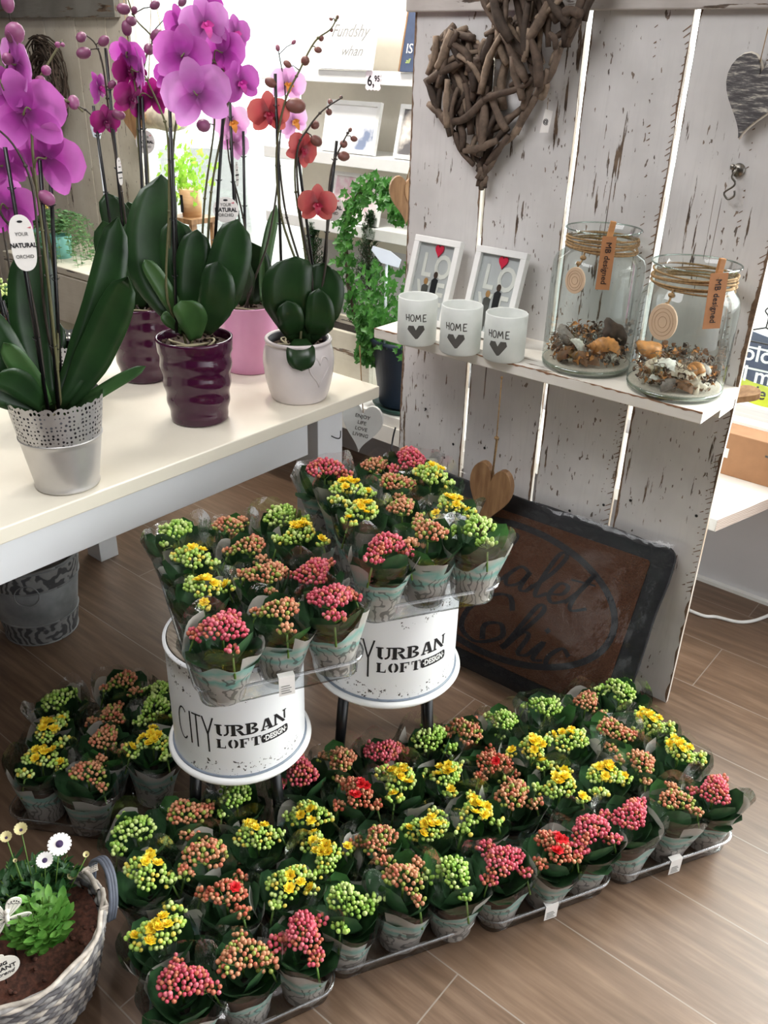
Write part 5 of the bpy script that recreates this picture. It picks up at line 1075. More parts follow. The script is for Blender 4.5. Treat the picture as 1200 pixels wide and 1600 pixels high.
def script(word, x, y, s):
    S_ = {'C': ([(1.0, .8), (.8, 1.05), (.45, .95), (.1, .5), (.15, .05), (.6, -.1), (1.05, .2), (.9, .45), (.6, .3), (.7, .0)], 1.15), 'h': ([(0, 0), (.3, .6), (.45, 1.05), (.3, 1.1), (.15, .5), (.05, 0), (.25, .45), (.42, .45), (.38, .05), (.55, .05), (.65, .2)], .62),
          'a': ([(.5, .42), (.25, .5), (.05, .2), (.15, 0), (.4, .15), (.5, .45), (.45, .05), (.6, .02), (.7, .2)], .66), 'l': ([(0, .1), (.3, .6), (.42, 1.05), (.25, 1.05), (.15, .4), (.2, 0), (.42, .15)], .42), 'e': ([(0, .15), (.3, .25), (.35, .45), (.15, .45), (.05, .15), (.2, 0), (.45, .15)], .44),
          't': ([(.0, .1), (.2, .5), (.3, .9), (.15, .3), (.2, 0), (.5, .15)], .5), 'i': ([(0, .15), (.15, .45), (.1, .05), (.3, .1)], .34), 'c': ([(.4, .38), (.2, .48), (.03, .2), (.15, 0), (.5, .2)], .5)}
    for ch in word:
        P, ad = S_[ch]; swash([(x + (px_ + .18 * py_) * s, y + py_ * s) for px_, py_ in P], s * .055 if ch != 'C' else s * .065).build('lettering', m_black, mt)
        if ch == 't': swash([(x, y + .62 * s), (x + .55 * s, y + .68 * s)], s * .05).build('lettering', m_black, mt)
        if ch == 'i': swash([(x + .2 * s, y + .66 * s), (x + .26 * s, y + .74 * s)], s * .06).build('lettering', m_black, mt)
        x += ad * s
script('Chalet', .115, .27, .125); script('Chic', .24, .10, .135)
mb = MB(); n = 40; m_ = 28; vs = []
for i in range(n + 1):
    for j in range(m_ + 1):
        x, y = -.018 + (MW + .036) * i / n, -.004 + (MH + .02) * j / m_; ed = min(i, n - i, j, m_ - j); z = .0255 + (.007 * noise.noise(Vector((x * 13, y * 19, 0))) + .004 * noise.noise(Vector((x * 40, y * 33, 3)))) - (.012 if ed == 0 else 0); vs.append(MM @ Vector((x, y, z)))
fs = [(i * (m_ + 1) + j, (i + 1) * (m_ + 1) + j, (i + 1) * (m_ + 1) + j + 1, i * (m_ + 1) + j + 1) for i in range(n) for j in range(m_)]
mb.add(vs, fs); mb.build('clear_wrap', m_bagfilm, mt)

# ------------------------------------------------------------------ grey bucket under the table
k = NM('grey_zinc'); v = k.coord(); k.base(k.ramp(k.noise(v, 12, 4), [(.3, lin('#77797b')), (.7, lin('#a2a4a5'))])); k.set(.5, .3); m_zinc = k.m
k = NM('embossed_zinc'); v = k.coord((1, 1, 1)); vo = k.n('TexWave'); vo.inputs['Scale'].default_value = 15; vo.inputs['Distortion'].default_value = 16; vo.inputs['Detail'].default_value = 2.5; k.l(v, vo.inputs[0])
k.base(k.ramp(vo.outputs['Fac'], [(.3, lin('#5c5e61')), (.6, lin('#a3a5a6'))])); k.set(.5, .3); k.bump(vo.outputs['Fac'], .5); m_emb = k.m
bc = onz(72, 1006, 0); d_ = Vector((bc.x, bc.y, 0)).normalized(); bc += d_ * .10; bc.z = 0
t = thing('bucket', 'grey embossed zinc bucket with a ring handle standing under the table', 'bucket', bc)
bh, b0, b1 = .265, .102, .138; rz_ = lambda z: b0 + (b1 - b0) * z / bh
mb = MB(); mb.lathe([(.0005, .001), (b0, 0), (b0, .003), (rz_(bh), bh), (b1 - .003, bh + .001), (b1 - .005, bh - .004), (b0 - .004, .006), (.0005, .005)], 56); mb.build('body', m_zinc, t)
for z0, z1 in ((.004, .070), (.195, .255)): mb = MB(); mb.lathe([(rz_(z0) + .0012, z0), (rz_(z1) + .0012, z1)], 56); mb.build('embossed_band', m_emb, t)
for z in (.002, .072, .192, .262): mb = MB(); mb.tube([((rz_(z) + .001) * math.cos(a), (rz_(z) + .001) * math.sin(a), z) for a in [2 * PI * i / 48 for i in range(49)]], .0028, 6); mb.build('bead', m_zinc, t)
fb_ = math.atan2(-bc.y, -bc.x) - .2; P = Vector((math.cos(fb_), math.sin(fb_), 0)); s_ = Vector((-P.y, P.x, 0)); mb = MB(); mb.tube([P * (rz_(.2) + .004) + s_ * .033 * math.cos(a) + Vector((0, 0, .19 + .033 * math.sin(a))) for a in [2 * PI * i / 30 for i in range(31)]], .0018, 6); mb.build('ring_handle', m_zinc, t)

# ------------------------------------------------------------------ basket planter, lower left
bz_ = .17; kc = onz(18, 1466, bz_); kc.z = 0
ax_ = (onz(160, 1380, bz_) - onz(18, 1466, bz_)).length
t = thing('basket', 'grey woven willow basket planter with a strap handle, in the lower left corner', 'basket', kc)
BA, BB, TH = .158, .135, math.atan2(onz(160, 1400, bz_).y - onz(18, 1466, bz_).y, onz(160, 1400, bz_).x - onz(18, 1466, bz_).x)
def bpt(a, z, off=0):
    u = z / bz_; A_ = BA * (.72 + .28 * u ** .8) + off; B_ = BB * (.72 + .28 * u ** .8) + off; x, y = A_ * math.cos(a), B_ * math.sin(a); return Vector((x * math.cos(TH) - y * math.sin(TH), x * math.sin(TH) + y * math.cos(TH), z + .012 * (u ** 2) * math.cos(a) ** 2))
mw = [plain('willow_' + n, h, .7, var=.3, scale=60, bump=.4) for n, h in (('grey', '#8f8b88'), ('pale', '#b5aba0'), ('dark', '#5f5c5e'))]
rows = 17; mb = MB()
for j in range(rows):
    z = .006 + (bz_ - .02) * j / (rows - 1); n = 112; pts = [bpt(2 * PI * i / n, z + .0015 * math.sin(i * .9 + j * 2), .0028 * math.sin(PI * i / 2 + PI * j)) for i in range(n + 1)]
    mb.tube(pts, .0052, 6, mi=(0, 2, 1, 0, 2)[j % 5], cap=False)
mb.build('woven_side', mw, t)
mb = MB(); q = [bpt(2 * PI * i / 60, bz_) for i in range(61)]
for k_ in range(3): mb.tube([p + Vector((0, 0, .004 * k_ - .002)) + (Vector((p.x, p.y, 0)).normalized() * .004 * math.sin(i * .9 + k_ * 2.1)) for i, p in enumerate(q)], .0045, 6, mi=(1, 0, 1)[k_], cap=False)
mb.build('rim', mw, t)
mb = MB(); hc = bpt(.06, bz_); outw = Vector((hc.x, hc.y, 0)).normalized(); tg_ = Vector((-outw.y, outw.x, 0)); P_ = [hc - tg_ * .05 + Vector((0, 0, -.03)), hc - tg_ * .05 + Vector((0, 0, .015)) + outw * .01, hc - tg_ * .02 + Vector((0, 0, .045)) + outw * .02, hc + tg_ * .02 + Vector((0, 0, .045)) + outw * .02, hc + tg_ * .05 + Vector((0, 0, .015)) + outw * .01, hc + tg_ * .05 + Vector((0, 0, -.03))]
sp = smooth_path(P_, 6)
for k_ in range(3): mb.tube([p + outw * .005 * (k_ - 1) for p in sp], .0042, 6)
mb.build('strap_handle', plain('blue_grey_leather', '#5a5f6b', .6, var=.2), t)
for s_ in (-1, 1): mb = MB(); [mb.tube([hc + tg_ * s_ * .05 + outw * (-.012 + .024 * i / 6) * 1.3 + Vector((0, 0, -.006 + .005 * w_)) for i in range(7)], .0028, 6) for w_ in range(4)]; mb.build('lashing', mw[1], t)
mb = MB(); ring = [bpt(2 * PI * i / 40, bz_ - .02, -.008) for i in range(40)]; mb.add(ring + [Vector((0, 0, bz_ - .008))], [(i, (i + 1) % 40, 40) for i in range(40)]); rr = random.Random(4)
for i in range(90): a = rr.random() * 6.28; q = rr.random() ** .5; p = bpt(a, bz_ - .016) * q; p.z = bz_ - .012; mb.ball(p, rr.uniform(.004, .009), (1, .6, .45), 5, 4, 0, (rr.uniform(-1, 1), rr.uniform(-1, 1), 1))
mb.build('bark_mulch', plain('red_bark', '#4a2a1e', .95, var=.6, scale=120, bump=.8), t)
mb = MB(); p = bpt(.75, bz_ - .01) * .72
for i in range(260): a = rr.random() * 6.28; q = .032 * rr.random() ** .5; b = p + Vector((q * math.cos(a), q * math.sin(a), .002)); mb.tube([b, b + Vector((rr.uniform(-.005, .005), rr.uniform(-.005, .005), rr.uniform(.006, .014)))], .0007, 3, cap=False)
mb.build('moss', plain('moss_green', '#4c5a2a', .9, var=.4), t)
m_sleaf = leafy('bright_small_leaf', '#4f8a35', '#86b95a', .4, .3); m_dleaf = leafy('daisy_leaf', '#234a27', '#3c6a38', .45, .2)
def bushy(parent, c, n, h, spread, lw, ll, mat, seed, stems=True, name='foliage'):
    rr = random.Random(seed); mb = MB(); st = MB()
    for i in range(n):
        a = rr.random() * 6.28; u = rr.random() ** .6; q = Vector((math.cos(a) * spread * u, math.sin(a) * spread * u, 0)); top = c + q + Vector((0, 0, h * (1 - .35 * u * u) * rr.uniform(.8, 1.1)))
        st.tube([c + q * .35, top], .0012, 4, cap=False); m_ = int(6 * h / .1) + 3
        for k_ in range(m_):
            f = .25 + .75 * k_ / m_; p = (c + q * .35).lerp(top, f); b = a + k_ * 2.4 + rr.random(); e = rr.uniform(.2, .9); d = Vector((math.cos(b) * math.cos(e), math.sin(b) * math.cos(e), math.sin(e)))
            L = ll * rr.uniform(.7, 1.15); mb.leaf(p, p + d * L, lw * rr.uniform(.8, 1.1), bend=-.1, normal=(-d.x * .3, -d.y * .3, 1), n=4, fold=.2)
    o = mb.build(name, mat, parent); st.build('stems', m_stemg, parent); return o
def in_basket(px, py, z): p = onz(px, py, z); return p
g = in_basket(62, 1455, bz_ + .03); g.z = bz_ - .01
t2 = thing('bedding_plant', 'bright green small-leaved plant in the basket between the daisies and the butterfly', 'plant', g); bushy(t2, Vector((0, 0, 0)), 46, .105, .052, .015, .026, m_sleaf, 3)
g = in_basket(52, 1392, bz_ + .03); g.z = bz_ - .01
t2 = thing('daisy_plant', 'white cape daisy with dark purple centres growing in the basket', 'flowering plant', g); bushy(t2, Vector((0, 0, 0)), 70, .085, .085, .011, .026, m_dleaf, 9)
m_dpet = plain('daisy_white', '#f1ece8', .5, var=.06); m_dcen = plain('daisy_purple_centre', '#3d2a52', .7, var=.4, scale=300, bump=.5); m_dclosed = plain('daisy_closed_cream', '#c9bf8e', .6, var=.2)
for px, py, r, op in ((93, 1319, .0205, 1), (70, 1345, .0155, .7), (33, 1298, .016, .3), (113, 1370, .014, .2), (10, 1310, .014, .3), (135, 1337, .01, .15), (24, 1346, .007, .1)):
    p = ath(px, py, g, rr.uniform(-.01, .01)) - g; vd = view_dir(p + g); f = (vd * .8 + Vector((0, 0, .6))).normalized(); mb = MB(); m_ = frame_matrix(p, f.orthogonal(), f.cross(f.orthogonal())).to_3x3()
    for k_ in range(17 if op > .5 else 13):
        a = 2 * PI * k_ / (17 if op > .5 else 13); e = (1 - op) * 1.15; d = m_ @ Vector((math.cos(a) * math.cos(e), math.sin(a) * math.cos(e), math.sin(e))); mb.leaf(p, p + d * r, r * .36, bend=.05, normal=m_ @ Vector((0, 0, 1)), n=4, fold=.1, shape=lambda u: min(1, .4 + u) * (1 if u < .85 else .6))
    fl = mb.build('daisy_flower', m_dpet if op > .5 else m_dclosed, t2); mb = MB(); mb.ball(p + f * .0015, r * .33, (1, 1, .5), 12, 7, 0, f); mb.build('flower_centre', m_dcen, fl)
    mb = MB(); mb.tube([(p.x * .5, p.y * .5, .0), p - f * .004], .0011, 5); mb.build('flower_stalk', m_stemg, t2)
pb = in_basket(10, 1434, bz_ + .09)
t2 = thing('butterfly_pick', 'white painted wooden butterfly with black dots stuck in the basket', 'plant pick', pb); vd = view_dir(pb); BM_ = frame_matrix((0, 0, 0), Vector((-vd.y, vd.x, 0)), (0, 0, 1)); BM_ = BM_ if (BM_.to_3x3() @ Vector((0, 0, 1))).dot(vd) > 0 else frame_matrix((0, 0, 0), Vector((vd.y, -vd.x, 0)), (0, 0, 1))
m_cream = plain('painted_cream', '#ebe6da', .5, var=.03)
for s, (wx, wy, ang_, nm) in enumerate(((.042, .018, 60, 'upper'), (.042, .020, -35, 'lower'), (.042, .018, 120, 'u'), (.042, .020, 215, 'l'))):
    R2 = Matrix.Rotation(math.radians(ang_), 4, 'Z'); out = [(wx * (.5 + .5 * math.cos(a)) + .002, wy * math.sin(a) * (.6 + .4 * math.cos(a))) for a in [2 * PI * i / 24 for i in range(24)]]
    mb = MB(); mb.prism(out, .003, BM_ @ R2); wng = mb.build('wing', m_cream, t2)
    mb = MB()
    for i in range(4): mb.prism([(wx * .92 + .0014 * math.cos(a), (i - 1.5) * .0042 + .0014 * math.sin(a)) for a in [2 * PI * j / 10 for j in range(10)]], .0004, BM_ @ R2 @ Matrix.Translation((-(abs(i - 1.5)) * .0016, 0, .003)))
    mb.tube([BM_ @ R2 @ Vector((wx * .78 + .0012 * math.sin(j * 2), (j - 5) * .0022, .0034)) for j in range(11)], .0006, 4)
    for i in (-1, 0, 1): mb.tube([BM_ @ R2 @ Vector((.004, 0, .0032)), BM_ @ R2 @ Vector((wx * .7, i * wy * .4, .0032))], .0003, 3)
    mb.build('painted_dots', m_black, wng)
mb = MB(); mb.tube([BM_ @ Vector((0, -.014, .004)), BM_ @ Vector((0, 0, .005)), BM_ @ Vector((.002, .014, .004))], [.003, .0042, .0035], 8); mb.ball(BM_ @ Vector((.003, .018, .004)), .005); mb.build('body', m_cream, t2)
mb = MB(); mb.tube([BM_ @ Vector((0, -.01, -.001)), Vector((0, 0, bz_ - .02 - pb.z))], .0012, 5); mb.build('wire', m_blackmetal, t2)
mb = MB(); mb.ball(BM_ @ Vector((.029, -.018, .006)), .0042); mb.build('dark_bead', m_dgrey, t2)
pb = in_basket(4, 1513, bz_ + .025)
t2 = thing('plant_label', 'round cream plant tag with black lettering at the front of the basket', 'tag', pb); vd = view_dir(pb); LM_ = frame_matrix((0, 0, 0), (vd.y * -1, vd.x, 0), (0, 0, 1))
if (LM_.to_3x3() @ Vector((0, 0, 1))).dot(vd) < 0: LM_ = frame_matrix((0, 0, 0), (vd.y, -vd.x, 0), (0, 0, 1))
mb = MB(); mb.prism([(.027 * math.cos(a), .027 * math.sin(a)) for a in [2 * PI * i / 30 for i in range(30)]], .0012, LM_); mb.prism([(.007 * math.cos(a), .027 + .007 * math.sin(a)) for a in [2 * PI * i / 16 for i in range(16)]], .001, LM_); mb.build('disc', m_cream, t2)
text('PLANT', .0125, m_black, LM_ @ Matrix.Translation((.002, -.001, .0016)), t2, bold=.0002); text('trend', .0115, m_black, LM_ @ Matrix.Translation((.003, -.013, .0016)), t2, shear=.35); text('BIG', .0105, m_black, LM_ @ Matrix.Translation((.001, .011, .0016)), t2, bold=.0003)
mb = MB(); mb.tube([LM_ @ Vector((0, -.015, -.001)), Vector((0, 0, -.045))], .001, 5); mb.build('wire', m_blackmetal, t2)

# ------------------------------------------------------------------ behind the table: bench, trough, ivy, conifers, shelves
BZ = .45
bt = thing('bench', 'low whitewashed wooden bench along the back wall', 'bench', (-1.5, 2.3, 0)); bo = Vector((-1.5, 2.3, 0))
ce = [(-2.75, 2.175), (-.607, 2.219), (-.548, 2.44), (-.50, 2.635), (-2.75, 2.635)]
mb = MB(); mb.prism([(x - bo.x, y - bo.y) for x, y in ce], .038, Matrix.Translation((0, 0, BZ - .038))); bevel(mb.build('bench_top', m_bench, bt), .002)
k = NM('end_grain'); w_ = k.n('TexWave'); w_.bands_direction = 'Z'; w_.inputs['Scale'].default_value = 26; w_.inputs['Distortion'].default_value = 7; w_.inputs['Detail'].default_value = 2; w_.inputs['Detail Scale'].default_value = .7; k.l(k.coord((1, .5, 2)), w_.inputs[0]); k.base(k.ramp(w_.outputs['Fac'], [(.2, lin('#b9a293')), (.8, lin('#e0d3c9'))])); k.set(.7); m_endg = k.m
mb = MB()
for (x0, y0), (x1, y1) in ((ce[1], ce[2]), (ce[2], ce[3])): mb.add([(x0 - bo.x + .001, y0 - bo.y, BZ - .037), (x1 - bo.x + .001, y1 - bo.y, BZ - .037), (x1 - bo.x + .001, y1 - bo.y, BZ - .001), (x0 - bo.x + .001, y0 - bo.y, BZ - .001)], [(0, 1, 2, 3)], 0, False)
mb.build('end_grain_edge', m_endg, bt)
for x in (-2.7, -1.45): mb = MB(); mb.box((x - bo.x, -.08, 0), (x - bo.x + .06, .3, BZ - .038)); mb.build('bench_support', m_bench, bt)
mb = MB(); mb.box((-2.75 - bo.x, -.11, BZ - .10), (-1.44 - bo.x, -.09, BZ - .038)); mb.build('front_rail', m_bench, bt)
# trough
tp = Vector((-2.20, 2.34, BZ)); t = thing('planter_trough', 'long weathered cream wooden trough on the bench behind the white heart pot', 'planter', tp)
mb = MB(); mb.box((-.42, -.0, 0), (.22, .02, .20)); mb.box((-.42, .17, 0), (.22, .19, .20)); mb.box((-.42, .02, 0), (-.40, .17, .2)); mb.box((.20, .02, 0), (.22, .17, .20)); mb.box((-.40, .02, .01), (.20, .17, .02)); bevel(mb.build('trough_box', m_trough, t), .002)
mb = MB(); mb.box((-.398, .021, .02), (.198, .169, .17)); mb.build('soil', m_soil, t)
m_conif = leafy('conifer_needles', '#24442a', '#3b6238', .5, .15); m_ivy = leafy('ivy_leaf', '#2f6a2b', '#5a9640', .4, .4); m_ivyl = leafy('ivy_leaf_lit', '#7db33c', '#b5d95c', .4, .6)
m_ivyw = plain('ivy_wood', '#4b4030', .8)
def conifer(label, base, topz, rad, seed):
    t = thing('dwarf_conifer', label, 'conifer', base); H = topz - base.z; rr = random.Random(seed); mb = MB(); st = MB(); st.tube([(0, 0, 0), (0, 0, H * .95)], [.006, .001], 6)
    for i in range(260):
        u = rr.random() ** .8; z = H * (.04 + .94 * u); R = rad * (1 - u) ** .55 * (.75 + .25 * math.sin(3 * u + 1)) + .008; a = rr.random() * 6.28; L = R * rr.uniform(.75, 1.1); el = rr.uniform(.5, 1.0); d = Vector((math.cos(a) * math.cos(el), math.sin(a) * math.cos(el), math.sin(el))); p = Vector((0, 0, z - L * math.sin(el) * .6)); st.tube([p, p + d * L * 1.2], .0009, 3, cap=False); L *= 1.25
        for k_ in range(14):
            q = p + d * L * (k_ / 14); b = rr.random() * 6.28; o_ = d.orthogonal(); o2 = d.cross(o_); e_ = (o_.normalized() * math.cos(b) + o2.normalized() * math.sin(b)) * .9 + d * .6; mb.leaf(q, q + e_.normalized() * rr.uniform(.009, .015), .0042, n=2, normal=(0, 0, 1))
    mb.build('needles', m_conif, t); st.build('stems', m_ivyw, t); return t
p = ony(487, 560, 2.42); conifer('dwarf conifer standing between the coral orchid and the ivy hoop', Vector((p.x, 2.44, BZ + .17)), ony(500, 345, 2.44).z, .085, 3)
p = ony(600, 560, 2.30); conifer('taller dwarf conifer growing up through the ivy hoop', Vector((ony(577, 400, 2.44).x, 2.44, BZ + .17)), ony(577, 328, 2.44).z, .10, 8)
IVY = []
for i in range(11):
    a = (90, 55, 20, 5, -35, -60, -90, -120, -145, 175, 125)[i]; r = (1, .5, .85, .42, .8, .4, .45, .4, .8, .42, .85)[i]; IVY.append((r * math.cos(math.radians(a)), r * math.sin(math.radians(a)) + .2))
def ivy_leaf(mb, p, d, s, n_, mi=0):
    z = Vector(n_).normalized(); y = Vector(d); y = (y - z * y.dot(z)).normalized(); x = y.cross(z); c_ = [p + (x * a + y * b) * s * .5 + z * (s * .06 * (abs(a))) for a, b in IVY]; mb.add([p + y * s * .1 - z * s * .04] + c_, [(0, i + 1, (i + 1) % 11 + 1) for i in range(11)], mi, False)
pc = ony(607, 632, 2.27); pc = Vector((pc.x + .045, 2.30, BZ))
def pot_height(): return zat(pc.x, pc.y - .09, 480) - BZ
t = thing('ivy_hoop_plant', 'ivy trained round a hoop in a dark blue pot, left of the plank wall', 'potted plant', pc)
ph_ = min(.26, zat(pc.x, pc.y - .1, 515) - BZ); mb = MB(); mb.lathe([(.0005, .02), (.085, .02), (.088, .024), (.118, ph_ - .02), (.126, ph_ - .02), (.127, ph_), (.119, ph_), (.116, ph_ - .03), (.0005, ph_ - .03)], 44); mb.build('pot', plain('dark_blue_pot', '#232f40', .5, var=.06), t)
mb = MB(); mb.lathe([(.0005, .0), (.095, .0), (.112, .024), (.109, .024), (.094, .006), (.0005, .006)], 44); mb.build('saucer', plain('dark_green_saucer', '#20413a', .5, var=.05), t)
hoop = [ony(x, y, pc.y - .02) - pc for x, y in ((555, 500), (543, 430), (541, 370), (548, 325), (565, 300), (588, 290), (612, 302), (622, 325), (626, 345))]
hs_ = smooth_path(hoop, 5); mb = MB(); mb.tube(hs_, .006, 7); mb.tube([p + Vector((.008 * math.sin(i), .01 * math.cos(i), .004)) for i, p in enumerate(hs_)], .0025, 5); mb.build('hoop_stem', m_ivyw, t)
mb = MB(); rr = random.Random(6)
for i in range(430):
    k_ = rr.random() ** .9; p = hs_[int(k_ * (len(hs_) - 1))] + Vector((rr.gauss(0, .018), rr.gauss(0, .018), rr.gauss(0, .018))); ivy_leaf(mb, p, (rr.uniform(-1, 1), rr.uniform(-.4, .4), rr.uniform(-1, .3)), rr.uniform(.028, .045), (rr.uniform(-.6, .6), -1, rr.uniform(0, .9)))
for i in range(620):
    a = rr.random() * 6.28; q = .12 * rr.random() ** .5; z = ph_ + rr.random() ** 1.5 * .26 - .03; p = Vector((q * math.cos(a) - .05 * (z > ph_ + .03), q * math.sin(a) - .03, z)); 
    if rr.random() < .35: p = Vector((-.11 + rr.uniform(-.03, .04), -.08 + rr.uniform(-.03, .03), ph_ - .1 + rr.random() * .2))
    ivy_leaf(mb, p, (rr.uniform(-1, 1), rr.uniform(-.4, .4), rr.uniform(-1, .3)), rr.uniform(.028, .045), (rr.uniform(-.6, .6), -1, rr.uniform(0, .9)))
mb.build('foliage', m_ivy, t)
def paddle(label, c, top, hm, wm):
    t = thing('price_stake', label, 'plant stake', c); H = top - c.z; m = frame_matrix((0, 0, H), (.9, .25, -.12), (.0, .3, 1)); mb = MB(); mb.prism([(-.5 * wm, .2 * hm), (-.48 * wm, .5 * hm), (.1 * wm, .45 * hm), (.5 * wm, .1 * hm), (.48 * wm, -.45 * hm), (-.1 * wm, -.42 * hm)], .005, m); bevel(mb.build('head', plain('grey_white_acrylic', '#c9d2de', .3, var=.02), t), .001)
    mb = MB(); mb.tube([(0, .004, 0), (0, .004, H - .01)], .0045, 8); mb.build('rod', plain('white_acrylic_rod', '#dfe5ee', .25, var=.02), t)
px_ = ony(603, 402, 2.24); paddle('pale grey paddle-shaped price stake in front of the ivy', Vector((px_.x, 2.24, BZ + ph_ - .03)), px_.z, .05, .11)
# back-wall shelving with framed prints
t = thing('wall_shelving', 'white shelving with three boards on the back wall, left of the planks', 'shelving', (-2.3, 2.6, 0)); so = Vector((-2.3, 2.6, 0)); SHY = 2.43
SHZ = [ony(600, 112, SHY).z, ony(600, 248, SHY).z, ony(610, 362, SHY).z]
mb = MB(); mb.box((-.30, .035, .9), (.62, .052, 1.95)); mb.build('back_panel', plain('warm_white_panel', '#ebe4d6', .7, var=.02), t)
for z in SHZ: mb = MB(); mb.box((-.30, SHY - 2.6, z - .04), (.62, .035, z)); bevel(mb.build('shelf_board', m_white, t), .002)
def art(label, cat, px0, py0, w, h, shelf_i, nm, yoff=.03):
    p = ony(px0, py0, SHY + yoff); p.z = SHZ[shelf_i] + .0005; t = thing(nm, label, cat, p); return t, frame_matrix((0, 0, 0), (1, 0, 0), (0, .22, .975))
def framed(label, px0, py0, w, h, si, inner, border=.014):
    t, m = art(label, 'picture frame', px0, py0, w, h, si, 'framed_print'); mb = MB()
    for a0, a1 in (((0, 0, 0), (w, border, .014)), ((0, h - border, 0), (w, h, .014)), ((0, border, 0), (border, h - border, .014)), ((w - border, border, 0), (w, h - border, .014))): mb.box(a0, a1, mat=m)
    mb.build('frame', m_white, t); mb = MB(); mb.box((border, border, .002), (w - border, h - border, .006), mat=m); mb.build('print', inner, t); return t, m
def blotch(name, a, b, th=.5, sc=9):
    k = NM(name); k.base(k.ramp(k.noise(k.coord(), sc, 4), [(th - .05, lin(a)), (th + .05, lin(b))])); k.set(.4); return k.m
framed('white framed print with a dark ragged border, on the middle back shelf', 505, 245, .25, .17, 1, blotch('ragged_print', '#ffffff', '#8793ad', .62))
framed('white framed photo half hidden by the plank wall, on the middle back shelf', 617, 252, .14, .17, 1, blotch('photo_print', '#6d6a6c', '#e6dcd2', .5))
framed('framed print with pink stripes behind the ivy hoop, on the lowest shelf', 515, 362, .24, .17, 2, blotch('pink_print', '#e4c3cc', '#f1e7e6', .5, 16))
t, m = art('pale wooden sign with grey handwritten words on the top back shelf', 'sign', 498, 104, .3, .3, 0, 'word_sign', .0); mb = MB(); mb.box((0, 0, 0), (.245, .30, .012), mat=m); mb.build('board', blotch('pale_sign', '#f5f7fa', '#cfdfe6', .62, 5), t)
text('Fundshy', .055, m_grey, m @ Matrix.Translation((.13, .115, .0125)), t, shear=.4, sx=.9); text('whan', .045, m_grey, m @ Matrix.Translation((.15, .055, .0125)), t, shear=.4)
t, m = art('dark blue sign with a brown edge, cut off by the plank wall, top back shelf', 'sign', 628, 106, .3, .3, 0, 'word_sign', .0); mb = MB(); mb.box((0, 0, 0), (.16, .30, .012), mat=m); mb.build('board', plain('navy_board', '#3b4863', .6, var=.2), t); mb = MB(); mb.box((-.006, 0, 0), (.0, .30, .013), mat=m); mb.build('edge', m_mango, t)
text('IS', .04, m_paper, m @ Matrix.Translation((.027, .065, .013)), t); text('all', .02, BUD['pale'], m @ Matrix.Translation((.027, .03, .013)), t, shear=.3)
p = ony(583, 126, SHY - .002); t = thing('shelf_price_tag', 'white zigzag-edged price tag reading 6,95 stuck to the top back shelf', 'price tag', p); m = frame_matrix((0, 0, 0), (1, 0, 0), (0, 0, 1))
mb = MB(); o_l = []
for x0, y0, x1, y1 in ((-.03, .026, .03, .026), (.03, .026, .03, -.026), (.03, -.026, -.03, -.026), (-.03, -.026, -.03, .026)):
    for i in range(8): u = i / 8; nx, ny = (y1 - y0), -(x1 - x0); L_ = math.hypot(nx, ny); s_ = .004 * (i % 2); o_l.append((x0 + (x1 - x0) * u - nx / L_ * s_, y0 + (y1 - y0) * u - ny / L_ * s_))
mb.prism(o_l, .0008, m); mb.build('card', plain('pale_pink_card', '#f3e6ee', .6, var=.03), t)
text('6,', .044, m_black, m @ Matrix.Translation((-.009, -.002, .0014)), t, bold=.0006); text('95', .024, m_black, m @ Matrix.Translation((.018, .006, .0014)), t, bold=.0005)

# ------------------------------------------------------------------ back left: wooden screen, wreath, small plants
SY2 = 2.60; xr = -3.60
t = thing('plank_screen', 'old cream plank screen with a dark grey beam, at the back left', 'screen', (-4.4, SY2, 0))
xs2 = [-5.4, -5.12, -4.84, -4.56, -4.28, -4.02, -3.78, xr]
for i in range(7): mb = MB(); mb.box((xs2[i] + 4.4 + .004, 0, .3), (xs2[i + 1] + 4.4 - .004, .02, 1.9)); mb.build('plank', [m_oldwhite, chipped('old_cream_%d' % i, '#e8e0d2', '#d0c6b6', axis='Z', amount=.6, seed=50 + i)][i % 2], t)
mb = MB(); mb.box((-1.0, -.03, ony(90, 27, SY2 - .03).z), (xr + 4.4 - .06, 0, 1.98)); mb.build('grey_beam', chipped('grey_beam', '#8b8882', '#6b6863', axis='X', amount=.9, seed=60), t)
wp = ony(76, 132, SY2 - .06); t = thing('wreath', 'dark vine wreath hanging on the back plank screen', 'wreath', wp); rr = random.Random(2)
for i in range(34):
    mb = MB(); a0 = rr.random() * 6.28; R1 = rr.uniform(.10, .185); pts = [(R1 * .78 * math.cos(a0 + s) * (1 + .08 * math.sin(3 * s + i)), .03 * math.sin(s * 2 + i) - .01, R1 * 1.15 * math.sin(a0 + s)) for s in [j * .25 for j in range(int(rr.uniform(10, 24)))]]; mb.tube(pts, rr.uniform(.0025, .005), 5); mb.build('vine', m_twig[2] if i % 3 else m_drift, t)
mb = MB(); mb.box((-.045, -.012, .10), (.01, .012, .19)); mb.build('hanging_strap', m_drift, t)
t = thing('plant_crate', 'cream wooden crate at the back left carrying small potted plants', 'crate', (-3.3, 2.2, 0)); o_ = Vector((-3.3, 2.2, 0))
LZ = .70; mb = MB(); mb.box((-.75, -.12, LZ - .03), (.36, .30, LZ)); mb.box((-.75, -.12, LZ - .25), (.36, -.10, LZ - .035)); mb.box((-.75, -.10, 0), (-.71, .30, LZ - .03)); mb.box((.32, -.10, 0), (.36, .30, LZ - .03)); bevel(mb.build('crate_body', m_trough, t), .003)
m_turq = plain('turquoise_pot', '#7fc0b8', .4, var=.05)
